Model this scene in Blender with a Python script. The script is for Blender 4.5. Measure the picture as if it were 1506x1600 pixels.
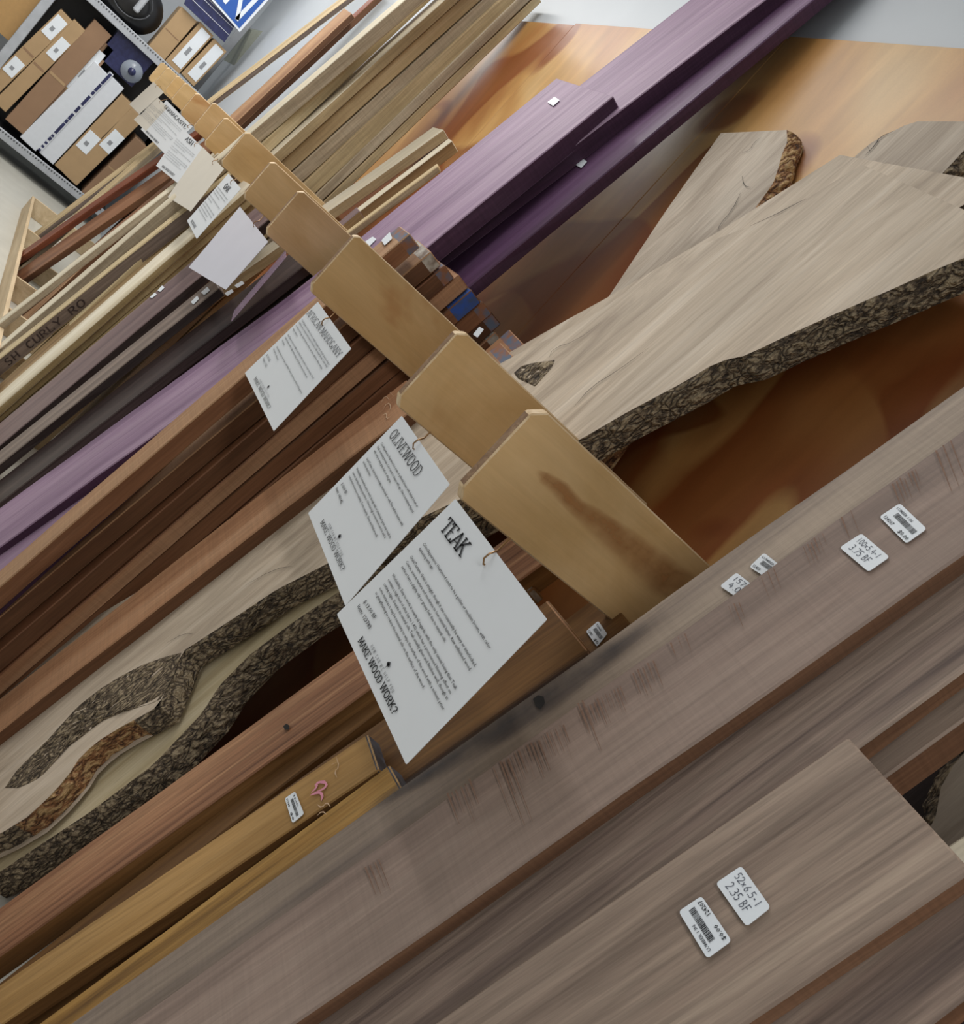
import bpy, bmesh, math, random
from mathutils import Vector, Matrix, noise as mnoise
random.seed(7)
scene = bpy.context.scene
for o in list(bpy.data.objects): bpy.data.objects.remove(o)

# ------------------------------------------------------------------ camera
W, H = 1506.0, 1600.0
F = 1504.87
CX, CY = 753.0, 800.0
CAMZ = 1.45
# world axes expressed in the camera frame (x right, y up, -z forward)
RX = Vector((0.65090027, -0.52101375, -0.55215352))
RY = Vector((-0.34076486, 0.44941453, -0.82577593))
RZ = Vector((0.67838643, 0.7256523, 0.11498086))
cam_d = bpy.data.cameras.new('camera')
cam = bpy.data.objects.new('camera', cam_d)
scene.collection.objects.link(cam)
M3 = Matrix((RX, RY, RZ))
cam.matrix_world = Matrix.Translation((0, 0, CAMZ)) @ M3.to_4x4()
cam_d.sensor_fit = 'VERTICAL'
cam_d.sensor_height = 24.0
cam_d.lens = F / H * 24.0
cam_d.clip_start = 0.05
scene.camera = cam

# ------------------------------------------------------------------ light
world = bpy.data.worlds.new('store_ambient')
scene.world = world
world.use_nodes = True
world.node_tree.nodes['Background'].inputs[0].default_value = (0.93, 0.97, 1.0, 1)
world.node_tree.nodes['Background'].inputs[1].default_value = 0.32
scene.view_settings.view_transform = 'Standard'
scene.view_settings.look = 'None'
scene.view_settings.exposure = 0.1
scene.view_settings.gamma = 1.0

def area_light(name, loc, sx, sy, power, col=(1, 0.98, 0.95)):
    l = bpy.data.lights.new(name, 'AREA')
    l.shape = 'RECTANGLE'; l.size = sx; l.size_y = sy; l.energy = power; l.color = col
    o = bpy.data.objects.new(name, l); o.location = loc
    scene.collection.objects.link(o)
    return o
area_light('ceiling_lamp_light', (-0.1, 3.2, 3.3), 0.35, 2.0, 36)
area_light('ceiling_lamp_light', (0.0, 5.6, 3.3), 0.35, 2.0, 50)
area_light('ceiling_lamp_light', (-1.7, 4.0, 3.3), 0.35, 4.8, 62)
area_light('ceiling_lamp_light', (0.0, 8.0, 3.3), 1.2, 1.2, 48)
area_light('ceiling_lamp_light', (-0.5, -1.7, 3.2), 0.5, 2.4, 56)

# ------------------------------------------------------------------ pixel -> place
def ray(p):
    q = Vector((p[0] - CX, -(p[1] - CY), -F))
    return Vector((RX.dot(q), RY.dot(q), RZ.dot(q)))
CAM = Vector((0, 0, CAMZ))
def on_x(p, x):
    d = ray(p); return CAM + d * (x / d.x)
def on_y(p, y):
    d = ray(p); return CAM + d * (y / d.y)

class Plane:
    """leaning plane: distance x0 at eye height, lean th degrees towards the wall"""
    def __init__(self, x0, th):
        t = math.radians(th)
        self.u = Vector((math.sin(t), 0, math.cos(t)))
        self.n = Vector((-math.cos(t), 0, math.sin(t)))
        self.o = Vector((x0, 0, CAMZ))
    def hit(self, p):
        d = ray(p)
        P = CAM + d * ((self.n.dot(self.o - CAM)) / self.n.dot(d))
        return Vector((P.y, (P - self.o).dot(self.u)))
    def pt(self, y, u, depth=0.0):
        return self.o + self.u * u + Vector((0, y, 0)) - self.n * depth

# ------------------------------------------------------------------ tagging
def tag(o, label, cat, group=None, kind=None):
    o['label'] = label; o['category'] = cat
    if group: o['group'] = group
    if kind: o['kind'] = kind
    return o
def link(name, me, mats=None, parent=None, matrix=None):
    o = bpy.data.objects.new(name, me)
    scene.collection.objects.link(o)
    if mats:
        for m in (mats if isinstance(mats, (list, tuple)) else [mats]): me.materials.append(m)
    if matrix is not None: o.matrix_world = matrix
    if parent:
        o.parent = parent
        o.matrix_parent_inverse = (PM[parent] if parent in PM else parent.matrix_world).inverted()
    PM[o] = matrix.copy() if matrix is not None else Matrix.Identity(4)
    return o
PM = {}
def empty(name, loc):
    o = bpy.data.objects.new(name, None)
    scene.collection.objects.link(o)
    m = Matrix.Translation(loc); o.matrix_world = m; PM[o] = m
    o.empty_display_size = 0.05
    return o

# ------------------------------------------------------------------ materials
def srgb(c):
    return tuple(((v/255.0)/12.92 if v/255.0 <= 0.04045 else ((v/255.0+0.055)/1.055)**2.4) for v in c) + (1.0,)
def newmat(name):
    m = bpy.data.materials.new(name); m.use_nodes = True
    nt = m.node_tree; b = nt.nodes['Principled BSDF']
    return m, nt, b
def plain(name, col, rough=0.6, metal=0.0, var=0.06, scale=30, bump=0.0, alpha=None, trans=0.0):
    m, nt, b = newmat(name)
    n = nt.nodes.new('ShaderNodeTexNoise'); n.inputs['Scale'].default_value = scale; n.inputs['Detail'].default_value = 4
    tc = nt.nodes.new('ShaderNodeTexCoord'); nt.links.new(tc.outputs['Object'], n.inputs['Vector'])
    r = nt.nodes.new('ShaderNodeValToRGB')
    c = srgb(col)
    r.color_ramp.elements[0].position = 0.3; r.color_ramp.elements[1].position = 0.7
    r.color_ramp.elements[0].color = tuple(v*(1-var) for v in c[:3]) + (1,)
    r.color_ramp.elements[1].color = tuple(min(1, v*(1+var)) for v in c[:3]) + (1,)
    nt.links.new(n.outputs['Fac'], r.inputs['Fac']); nt.links.new(r.outputs['Color'], b.inputs['Base Color'])
    b.inputs['Roughness'].default_value = rough; b.inputs['Metallic'].default_value = metal
    if trans: b.inputs['Transmission Weight'].default_value = trans
    if alpha is not None: b.inputs['Alpha'].default_value = alpha
    if bump:
        bp = nt.nodes.new('ShaderNodeBump'); bp.inputs['Strength'].default_value = bump; bp.inputs['Distance'].default_value = 0.003
        nt.links.new(n.outputs['Fac'], bp.inputs['Height']); nt.links.new(bp.outputs['Normal'], b.inputs['Normal'])
    return m

def wood(name, cols, band=9.0, stretch=0.55, fibre=0.16, saw=0.0, rough=0.55, distort=1.2, axis='Z', spec=0.35,
         patches=None, bump=0.25, fine=200, pos=(0.30, 0.5, 0.70), dark=0.0):
    """cols: dark, mid, light (sRGB).  grain runs along the board's own long axis"""
    m, nt, b = newmat(name); N = nt.nodes; L = nt.links
    tc = N.new('ShaderNodeTexCoord'); oi = N.new('ShaderNodeObjectInfo')
    mul = N.new('ShaderNodeMath'); mul.operation = 'MULTIPLY'; mul.inputs[1].default_value = 37.0
    L.new(oi.outputs['Random'], mul.inputs[0])
    add = N.new('ShaderNodeVectorMath'); add.operation = 'ADD'
    L.new(tc.outputs['Object'], add.inputs[0]); L.new(mul.outputs[0], add.inputs[1])
    def mapped(sx, sy, sz):
        mp = N.new('ShaderNodeMapping'); mp.inputs['Scale'].default_value = (sx, sy, sz)
        L.new(add.outputs[0], mp.inputs['Vector']); return mp.outputs[0]
    def ax(a, l):   # a across grain, l along grain
        return (a, a, l) if axis == 'Z' else ((l, a, a) if axis == 'X' else (a, l, a))
    n1 = N.new('ShaderNodeTexNoise'); n1.inputs['Scale'].default_value = 1; n1.inputs['Detail'].default_value = 5
    n1.inputs['Distortion'].default_value = distort; n1.inputs['Roughness'].default_value = 0.6
    L.new(mapped(*ax(band, stretch)), n1.inputs['Vector'])
    r = N.new('ShaderNodeValToRGB'); e = r.color_ramp.elements
    e[0].position = pos[0]; e[0].color = srgb(cols[0]); e[1].position = pos[2]; e[1].color = srgb(cols[2])
    k = e.new(pos[1]); k.color = srgb(cols[1])
    L.new(n1.outputs['Fac'], r.inputs['Fac'])
    n2 = N.new('ShaderNodeTexNoise'); n2.inputs['Scale'].default_value = 1; n2.inputs['Detail'].default_value = 3
    n2.inputs['Roughness'].default_value = 0.65
    L.new(mapped(*ax(fine, fine*0.035)), n2.inputs['Vector'])
    mr = N.new('ShaderNodeMapRange'); mr.inputs['From Min'].default_value = 0.3; mr.inputs['From Max'].default_value = 0.7
    mr.inputs['To Min'].default_value = 1 - fibre*1.35; mr.inputs['To Max'].default_value = 1 + fibre*1.25
    L.new(n2.outputs['Fac'], mr.inputs['Value'])
    mx = N.new('ShaderNodeVectorMath'); mx.operation = 'SCALE'
    L.new(r.outputs['Color'], mx.inputs[0]); L.new(mr.outputs[0], mx.inputs['Scale'])
    col = mx.outputs[0]; h = n2.outputs['Fac']
    # broad tone variation
    n4 = N.new('ShaderNodeTexNoise'); n4.inputs['Scale'].default_value = 1; n4.inputs['Detail'].default_value = 2
    L.new(mapped(*ax(6, 2.0)), n4.inputs['Vector'])
    m4 = N.new('ShaderNodeMapRange'); m4.inputs['From Min'].default_value = 0.3; m4.inputs['From Max'].default_value = 0.7
    m4.inputs['To Min'].default_value = 0.9; m4.inputs['To Max'].default_value = 1.1
    L.new(n4.outputs['Fac'], m4.inputs['Value'])
    mx4 = N.new('ShaderNodeVectorMath'); mx4.operation = 'SCALE'
    L.new(col, mx4.inputs[0]); L.new(m4.outputs[0], mx4.inputs['Scale']); col = mx4.outputs[0]
    if saw:
        n3 = N.new('ShaderNodeTexNoise'); n3.inputs['Scale'].default_value = 1; n3.inputs['Detail'].default_value = 2
        L.new(mapped(*ax(7, 240)), n3.inputs['Vector'])
        m3 = N.new('ShaderNodeMapRange'); m3.inputs['From Min'].default_value = 0.35; m3.inputs['From Max'].default_value = 0.65
        m3.inputs['To Min'].default_value = 1 - saw; m3.inputs['To Max'].default_value = 1 + saw
        L.new(n3.outputs['Fac'], m3.inputs['Value'])
        mx2 = N.new('ShaderNodeVectorMath'); mx2.operation = 'SCALE'
        L.new(col, mx2.inputs[0]); L.new(m3.outputs[0], mx2.inputs['Scale']); col = mx2.outputs[0]
    if patches:   # knots / stains: (colour, scale, threshold, stretch)
        pc, ps, pt, pl = patches
        n5 = N.new('ShaderNodeTexNoise'); n5.inputs['Scale'].default_value = 1; n5.inputs['Detail'].default_value = 4
        n5.inputs['Distortion'].default_value = 0.8
        L.new(mapped(*ax(ps, ps*pl)), n5.inputs['Vector'])
        m5 = N.new('ShaderNodeMapRange'); m5.inputs['From Min'].default_value = pt; m5.inputs['From Max'].default_value = pt+0.1
        L.new(n5.outputs['Fac'], m5.inputs['Value'])
        mix = N.new('ShaderNodeMix'); mix.data_type = 'RGBA'
        L.new(m5.outputs[0], mix.inputs['Factor']); L.new(col, mix.inputs['A']); mix.inputs['B'].default_value = srgb(pc)
        col = mix.outputs['Result']
    L.new(col, b.inputs['Base Color'])
    b.inputs['Roughness'].default_value = rough; b.inputs['Specular IOR Level'].default_value = spec
    bp = N.new('ShaderNodeBump'); bp.inputs['Strength'].default_value = bump; bp.inputs['Distance'].default_value = 0.001
    L.new(h, bp.inputs['Height']); L.new(bp.outputs['Normal'], b.inputs['Normal'])
    return m

WALNUT = wood('walnut_weathered', ((116, 99, 90), (141, 122, 111), (155, 137, 125)), band=9, saw=0.035, fibre=0.10, rough=0.6)
WALNUT_SAP = wood('walnut_with_sapwood', ((104, 93, 90), (134, 119, 106), (158, 142, 126)), band=11, saw=0.03, fibre=0.12, rough=0.6)
WALNUT_STR = wood('walnut_striped', ((84, 70, 66), (128, 110, 99), (152, 134, 120)), band=42, stretch=0.5, fibre=0.22, rough=0.6, distort=0.5)
WALNUT_TAN = wood('walnut_tan', ((114, 97, 86), (144, 126, 112), (162, 144, 128)), band=34, stretch=0.7, fibre=0.18, rough=0.6, distort=0.6)
WALNUT_EDGE = wood('walnut_sawn_edge', ((96, 68, 50), (118, 86, 64), (134, 100, 76)), band=12, saw=0.07, fibre=0.12, rough=0.7)
TEAK_RED = wood('teak_reddish', ((98, 62, 42), (144, 102, 74), (170, 130, 96)), band=34, stretch=0.5, fibre=0.2, rough=0.55, distort=0.8)
TEAK_HONEY = wood('teak_honey', ((124, 90, 48), (156, 120, 70), (172, 136, 86)), band=16, stretch=0.6, fibre=0.13, rough=0.55, patches=((104, 70, 38), 9, 0.70, 0.22))
TEAK_GOLD = wood('teak_golden', ((92, 62, 28), (150, 112, 56), (176, 138, 78)), band=26, stretch=0.7, fibre=0.2, rough=0.5)
TEAK_DARK = wood('teak_dark', ((84, 56, 32), (118, 84, 48), (140, 104, 64)), band=18, stretch=0.5, fibre=0.15, rough=0.55)
MAHOG_FACE = wood('mahogany_sawn_face', ((138, 100, 72), (158, 122, 90), (172, 138, 106)), band=9, saw=0.07, fibre=0.10, rough=0.65)
MAHOG = wood('mahogany_planed', ((98, 62, 42), (122, 82, 56), (140, 98, 70)), band=9, fibre=0.13, rough=0.5)
MAHOG_DK = wood('mahogany_dark', ((76, 47, 31), (98, 66, 44), (116, 80, 56)), band=9, fibre=0.13, rough=0.5)
MAHOG_WARM = wood('mahogany_warm', ((140, 98, 70), (162, 120, 88), (178, 138, 106)), band=9, saw=0.06, fibre=0.12, rough=0.55)
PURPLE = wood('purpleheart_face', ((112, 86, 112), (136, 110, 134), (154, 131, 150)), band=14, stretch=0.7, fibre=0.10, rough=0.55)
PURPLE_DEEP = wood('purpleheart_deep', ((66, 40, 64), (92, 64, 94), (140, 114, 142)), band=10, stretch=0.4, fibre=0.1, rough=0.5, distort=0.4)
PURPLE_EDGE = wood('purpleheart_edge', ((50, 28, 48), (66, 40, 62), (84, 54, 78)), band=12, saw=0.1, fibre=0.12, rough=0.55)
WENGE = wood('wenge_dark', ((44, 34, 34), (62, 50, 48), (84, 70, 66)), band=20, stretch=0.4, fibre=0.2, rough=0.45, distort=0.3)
WENGE_MAUVE = wood('wenge_mauve', ((92, 74, 76), (110, 90, 90), (124, 104, 102)), band=14, fibre=0.12, rough=0.5)
WENGE_GREY = wood('wenge_greyed', ((92, 78, 70), (112, 98, 90), (132, 116, 106)), band=20, fibre=0.15, rough=0.5)
MAPLE = wood('pale_maple', ((182, 168, 142), (206, 196, 174), (218, 210, 192)), band=9, fibre=0.06, rough=0.6)
OAK = wood('pale_oak', ((160, 140, 106), (188, 169, 132), (204, 188, 154)), band=16, fibre=0.12, saw=0.04, rough=0.6, patches=((120, 92, 60), 9, 0.70, 0.2))
OAK_GREY = wood('greyed_oak', ((144, 129, 108), (172, 157, 134), (192, 179, 157)), band=16, fibre=0.14, saw=0.06, rough=0.6)
OAK_WARM = wood('warm_oak', ((158, 134, 98), (184, 162, 124), (200, 180, 144)), band=12, fibre=0.1, saw=0.03, rough=0.6)
OAK_EDGE = wood('oak_sawn_edge', ((140, 118, 80), (170, 148, 106), (188, 168, 128)), band=12, fibre=0.1, saw=0.08, rough=0.65)
ASH_BROWN = wood('brown_ash', ((112, 88, 60), (142, 116, 82), (160, 136, 100)), band=14, fibre=0.12, rough=0.55)
REDWOOD = wood('padauk_red', ((92, 46, 30), (122, 64, 42), (142, 82, 56)), band=12, fibre=0.13, rough=0.5)
SLAB = wood('spalted_slab_face', ((162, 146, 128), (188, 172, 152), (204, 190, 172)), band=10, stretch=1.1, fibre=0.09, distort=2.4, rough=0.65,
            patches=((136, 116, 88), 7, 0.70, 0.2))
SLAB_GREY = wood('greyed_slab_face', ((148, 134, 118), (174, 160, 144), (190, 178, 162)), band=9, stretch=1.2, fibre=0.1, distort=2.6, rough=0.65,
            patches=((118, 98, 80), 12, 0.71, 0.2))
SLAB_LOW = wood('pale_slab_face', ((148, 130, 98), (182, 166, 132), (200, 186, 156)), band=10, stretch=0.9, fibre=0.09, distort=1.8, rough=0.65,
            patches=((126, 104, 70), 11, 0.72, 0.15))
MAPLE_PLY = wood('birch_ply_face', ((196, 160, 108), (208, 174, 124), (218, 186, 138)), band=3.0, stretch=1.6, fibre=0.035, axis='X', rough=0.32, distort=2.5, spec=0.5,
            patches=((178, 128, 76), 3.4, 0.62, 0.5), fine=120)
PLY_EDGE_DK = wood('stained_ply_edge', ((112, 84, 62), (134, 106, 80), (152, 124, 96)), band=60, stretch=4, fibre=0.06, axis='X', rough=0.6)
PLY_EDGE = wood('birch_ply_edge', ((184, 154, 112), (212, 186, 148), (228, 206, 172)), band=30, stretch=3, fibre=0.05, axis='X', rough=0.6)
FRAME_PINE = wood('pine_frame', ((176, 152, 118), (196, 174, 140), (210, 190, 158)), band=10, fibre=0.07, axis='Y', rough=0.6)

def bark_mat(name, c0, c1, c2, scale=46):
    m, nt, b = newmat(name); N = nt.nodes; L = nt.links
    tc = N.new('ShaderNodeTexCoord'); mp = N.new('ShaderNodeMapping'); mp.inputs['Scale'].default_value = (1.5, 1.5, 0.6)
    L.new(tc.outputs['Object'], mp.inputs['Vector'])
    n0 = N.new('ShaderNodeTexNoise'); n0.inputs['Scale'].default_value = 18; n0.inputs['Detail'].default_value = 4
    L.new(mp.outputs[0], n0.inputs['Vector'])
    ma = N.new('ShaderNodeMix'); ma.data_type = 'VECTOR'; ma.inputs['Factor'].default_value = 0.12
    L.new(mp.outputs[0], ma.inputs[4]); L.new(n0.outputs['Color'], ma.inputs[5])
    v = N.new('ShaderNodeTexVoronoi'); v.feature = 'DISTANCE_TO_EDGE'; v.inputs['Scale'].default_value = scale
    L.new(ma.outputs[1], v.inputs['Vector'])
    n = N.new('ShaderNodeTexNoise'); n.inputs['Scale'].default_value = 85; n.inputs['Detail'].default_value = 5
    L.new(mp.outputs[0], n.inputs['Vector'])
    mm = N.new('ShaderNodeMath'); mm.operation = 'MULTIPLY_ADD'; mm.inputs[1].default_value = 2.2
    L.new(v.outputs['Distance'], mm.inputs[0]); L.new(n.outputs['Fac'], mm.inputs[2])
    r = N.new('ShaderNodeValToRGB'); e = r.color_ramp.elements
    e[0].position = 0.42; e[0].color = srgb(c0); e[1].position = 1.0; e[1].color = srgb(c2)
    k = e.new(0.66); k.color = srgb(c1)
    L.new(mm.outputs[0], r.inputs['Fac']); L.new(r.outputs['Color'], b.inputs['Base Color'])
    b.inputs['Roughness'].default_value = 0.85
    bp = N.new('ShaderNodeBump'); bp.inputs['Strength'].default_value = 1.0; bp.inputs['Distance'].default_value = 0.012
    L.new(mm.outputs[0], bp.inputs['Height']); L.new(bp.outputs['Normal'], b.inputs['Normal'])
    return m
BARK = bark_mat('rough_bark', (48, 38, 29), (106, 90, 71), (164, 146, 118))
BARK_RED = bark_mat('inner_bark', (74, 48, 30), (150, 104, 66), (196, 160, 112), scale=30)

# plywood wall panel: rotary-cut flame figure
def ply_wall():
    m, nt, b = newmat('rotary_cut_plywood'); N = nt.nodes; L = nt.links
    tc = N.new('ShaderNodeTexCoord')
    def noise(sc, scale, det=3, dist=0.0, rgh=0.5):
        mp = N.new('ShaderNodeMapping'); mp.inputs['Scale'].default_value = sc
        L.new(tc.outputs['Object'], mp.inputs['Vector'])
        n = N.new('ShaderNodeTexNoise'); n.inputs['Scale'].default_value = scale; n.inputs['Detail'].default_value = det
        n.inputs['Distortion'].default_value = dist; n.inputs['Roughness'].default_value = rgh
        L.new(mp.outputs[0], n.inputs['Vector']); return n.outputs['Fac']
    big = noise((1, 1.2, 1.0), 1.6, 2, 1.2, 0.4)
    r = N.new('ShaderNodeValToRGB'); e = r.color_ramp.elements
    e[0].position = 0.34; e[0].color = srgb((198, 164, 114)); e[1].position = 0.66; e[1].color = srgb((164, 112, 62))
    for p, c in ((0.45, (192, 150, 94)), (0.53, (180, 134, 78))):
        k = e.new(p); k.color = srgb(c)
    L.new(big, r.inputs['Fac'])
    sep = N.new('ShaderNodeSeparateXYZ'); L.new(tc.outputs['Object'], sep.inputs[0])
    mz = N.new('ShaderNodeMapRange'); mz.inputs['From Min'].default_value = 1.55; mz.inputs['From Max'].default_value = 2.2
    mz.inputs['To Min'].default_value = 0.045; mz.inputs['To Max'].default_value = -0.13
    L.new(sep.outputs['Z'], mz.inputs['Value'])
    col = r.outputs['Color']
    # flame figure: each layer has one crisp boundary and fades away from it
    for (sc, scale, c, amt, dd) in (((1, 1.5, 1.1), 1.35, (132, 70, 32), 0.9, .9), ((1.3, 1.0, 1.6), 1.9, (122, 62, 28), 0.75, .7)):
        nb = noise(sc, scale, 1, dd, 0.3)
        ad = N.new('ShaderNodeMath'); ad.operation = 'ADD'; L.new(nb, ad.inputs[0]); L.new(mz.outputs[0], ad.inputs[1])
        rb = N.new('ShaderNodeValToRGB'); eb = rb.color_ramp.elements
        eb[0].position = 0.50; eb[0].color = (0, 0, 0, 1); eb[1].position = 0.80; eb[1].color = (.45*amt,)*3 + (1,)
        k = eb.new(0.525); k.color = (amt,)*3 + (1,)
        L.new(ad.outputs[0], rb.inputs['Fac'])
        mxc = N.new('ShaderNodeMix'); mxc.data_type = 'RGBA'
        L.new(rb.outputs['Color'], mxc.inputs['Factor']); L.new(col, mxc.inputs['A']); mxc.inputs['B'].default_value = srgb(c)
        col = mxc.outputs['Result']
    st = noise((1, 7, 1.3), 2.6, 4, 0.6)
    mr = N.new('ShaderNodeMapRange'); mr.inputs['From Min'].default_value = 0.3; mr.inputs['From Max'].default_value = 0.7
    mr.inputs['To Min'].default_value = 0.88; mr.inputs['To Max'].default_value = 1.10
    L.new(st, mr.inputs['Value'])
    mx = N.new('ShaderNodeVectorMath'); mx.operation = 'SCALE'; L.new(col, mx.inputs[0]); L.new(mr.outputs[0], mx.inputs['Scale'])
    fb = noise((1, 3, 3), 90, 2)
    mr2 = N.new('ShaderNodeMapRange'); mr2.inputs['To Min'].default_value = 0.93; mr2.inputs['To Max'].default_value = 1.07
    L.new(fb, mr2.inputs['Value'])
    mx2 = N.new('ShaderNodeVectorMath'); mx2.operation = 'SCALE'; L.new(mx.outputs[0], mx2.inputs[0]); L.new(mr2.outputs[0], mx2.inputs['Scale'])
    L.new(mx2.outputs[0], b.inputs['Base Color'])
    b.inputs['Roughness'].default_value = 0.42; b.inputs['Specular IOR Level'].default_value = 0.4
    return m
PLYWALL = ply_wall()
PAINT_WALL = plain('grey_wall_paint', (186, 192, 198), 0.5, var=0.02, scale=4)
FLOOR_M = plain('sealed_concrete', (186, 184, 174), 0.4, var=0.06, scale=5)
PAPER = plain('white_card', (212, 216, 220), 0.45, var=0.01, scale=12)
PAPER_LILAC = plain('laminated_sheet_back', (206, 206, 216), 0.35, var=0.02, scale=9)
PAPER_CREAM = plain('cream_card', (206, 200, 188), 0.5, var=0.02, scale=9)
STICKER = plain('sticker_paper', (222, 228, 234), 0.4, var=0.01)
INK = plain('black_ink', (40, 42, 46), 0.6, var=0.02)
INK_GREY = plain('grey_ink', (96, 99, 104), 0.6, var=0.02)
INK_FADE = plain('faded_print', (138, 141, 146), 0.6, var=0.02)
PEN = plain('pen_ink', (78, 82, 96), 0.6, var=0.02)
CHALK_P = plain('pink_crayon', (214, 140, 160), 0.8, var=0.1, scale=120)
CHALK_W = plain('pale_crayon', (200, 170, 140), 0.8, var=0.1, scale=120)
STENCIL = plain('stencil_ink', (58, 44, 42), 0.7, var=0.1)
STEEL = plain('galvanised_steel', (172, 176, 182), 0.45, metal=0.2, var=0.1, scale=14)
STEEL_DK = plain('dark_steel', (70, 72, 76), 0.5, metal=0.4, var=0.1, scale=14)
WIRE = plain('brass_wire', (150, 118, 84), 0.35, metal=0.8)
CARD = plain('cardboard', (168, 140, 104), 0.8, var=0.05, scale=9)
CARD_DK = plain('brown_cardboard', (142, 112, 86), 0.8, var=0.05, scale=9)
WHITE_BOX = plain('white_carton', (206, 210, 216), 0.6, var=0.02)
NAVY = plain('navy_wrap', (42, 46, 84), 0.3, var=0.3, scale=30)
BLUE = plain('blue_board', (40, 88, 170), 0.45, var=0.04)
WHITE_PT = plain('white_print', (224, 230, 238), 0.5, var=0.01)
BLACK = plain('black_vinyl', (22, 22, 24), 0.35, var=0.1)
CLEAR = plain('clear_film', (186, 196, 208), 0.15, var=0.05, alpha=0.5)
LAMINATE = plain('hazy_laminate', (176, 152, 178), 0.2, var=0.25, scale=18, alpha=0.55)
TANPANEL = plain('tan_hardboard', (170, 134, 84), 0.6, var=0.05)
KNOT = plain('dark_knot', (26, 24, 24), 0.8, var=0.4, scale=90)
SCAR = plain('saw_scar', (124, 96, 80), 0.8, var=0.2, scale=200)
WAX_BLUE = plain('blue_end_wax', (52, 84, 150), 0.5, var=0.35, scale=40)
CONCRETE_BASE = FLOOR_M

def end_paint(name, woodcols, paint, start=0.02):
    """timber end smeared with wax; wax fades by noise"""
    m, nt, b = newmat(name); N = nt.nodes; L = nt.links
    tc = N.new('ShaderNodeTexCoord')
    n = N.new('ShaderNodeTexNoise'); n.inputs['Scale'].default_value = 34; n.inputs['Detail'].default_value = 5
    L.new(tc.outputs['Object'], n.inputs['Vector'])
    r = N.new('ShaderNodeValToRGB'); e = r.color_ramp.elements
    e[0].position = 0.40; e[0].color = srgb(woodcols); e[1].position = 0.60; e[1].color = srgb(paint)
    L.new(n.outputs['Fac'], r.inputs['Fac']); L.new(r.outputs['Color'], b.inputs['Base Color'])
    b.inputs['Roughness'].default_value = 0.6
    return m
WAX_SMEAR = end_paint('smeared_blue_wax', (138, 92, 64), (92, 104, 124))
WAX_HEAVY = end_paint('heavy_blue_wax', (60, 80, 120), (40, 82, 168))
WAX_WHITE = end_paint('white_wax', (120, 104, 92), (186, 180, 170))
WAX_BLACK = end_paint('grey_end_seal', (58, 54, 56), (84, 84, 92))

# ------------------------------------------------------------------ mesh helpers
def bevel_all(bm, w, seg=1):
    if w > 0:
        bmesh.ops.bevel(bm, geom=list(bm.edges), offset=w, segments=seg, affect='EDGES', clamp_overlap=True)
def finish(bm, name, smooth=False):
    bmesh.ops.recalc_face_normals(bm, faces=bm.faces)
    me = bpy.data.meshes.new(name); bm.to_mesh(me); bm.free()
    if smooth:
        for p in me.polygons: p.use_smooth = True
    return me
def box_bm(x0, x1, y0, y1, z0, z1, bev=0.0, bm=None):
    b = bmesh.new()
    vs = [b.verts.new((x, y, z)) for x in (x0, x1) for y in (y0, y1) for z in (z0, z1)]
    for f in ((0, 1, 3, 2), (4, 6, 7, 5), (0, 4, 5, 1), (2, 3, 7, 6), (0, 2, 6, 4), (1, 5, 7, 3)):
        b.faces.new([vs[i] for i in f])
    bevel_all(b, bev)
    if bm is None: return b
    me = bpy.data.meshes.new('tmp'); b.to_mesh(me); b.free(); bm.from_mesh(me); bpy.data.meshes.remove(me)
    return bm
def tube_me(pts, r, name, seg=8, cap=True):
    bm = bmesh.new(); rings = []
    pts = [Vector(p) for p in pts]
    for i, p in enumerate(pts):
        t = (pts[min(i+1, len(pts)-1)] - pts[max(i-1, 0)]).normalized()
        a = t.orthogonal().normalized() if i == 0 else (pa - t * pa.dot(t)).normalized()
        pa = a; c = t.cross(a)
        rings.append([bm.verts.new(p + (a*math.cos(k*2*math.pi/seg) + c*math.sin(k*2*math.pi/seg))*r) for k in range(seg)])
    for A, B in zip(rings, rings[1:]):
        for k in range(seg): bm.faces.new((A[k], A[(k+1) % seg], B[(k+1) % seg], B[k]))
    if cap: bm.faces.new(rings[0][::-1]); bm.faces.new(rings[-1])
    return finish(bm, name, True)

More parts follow.
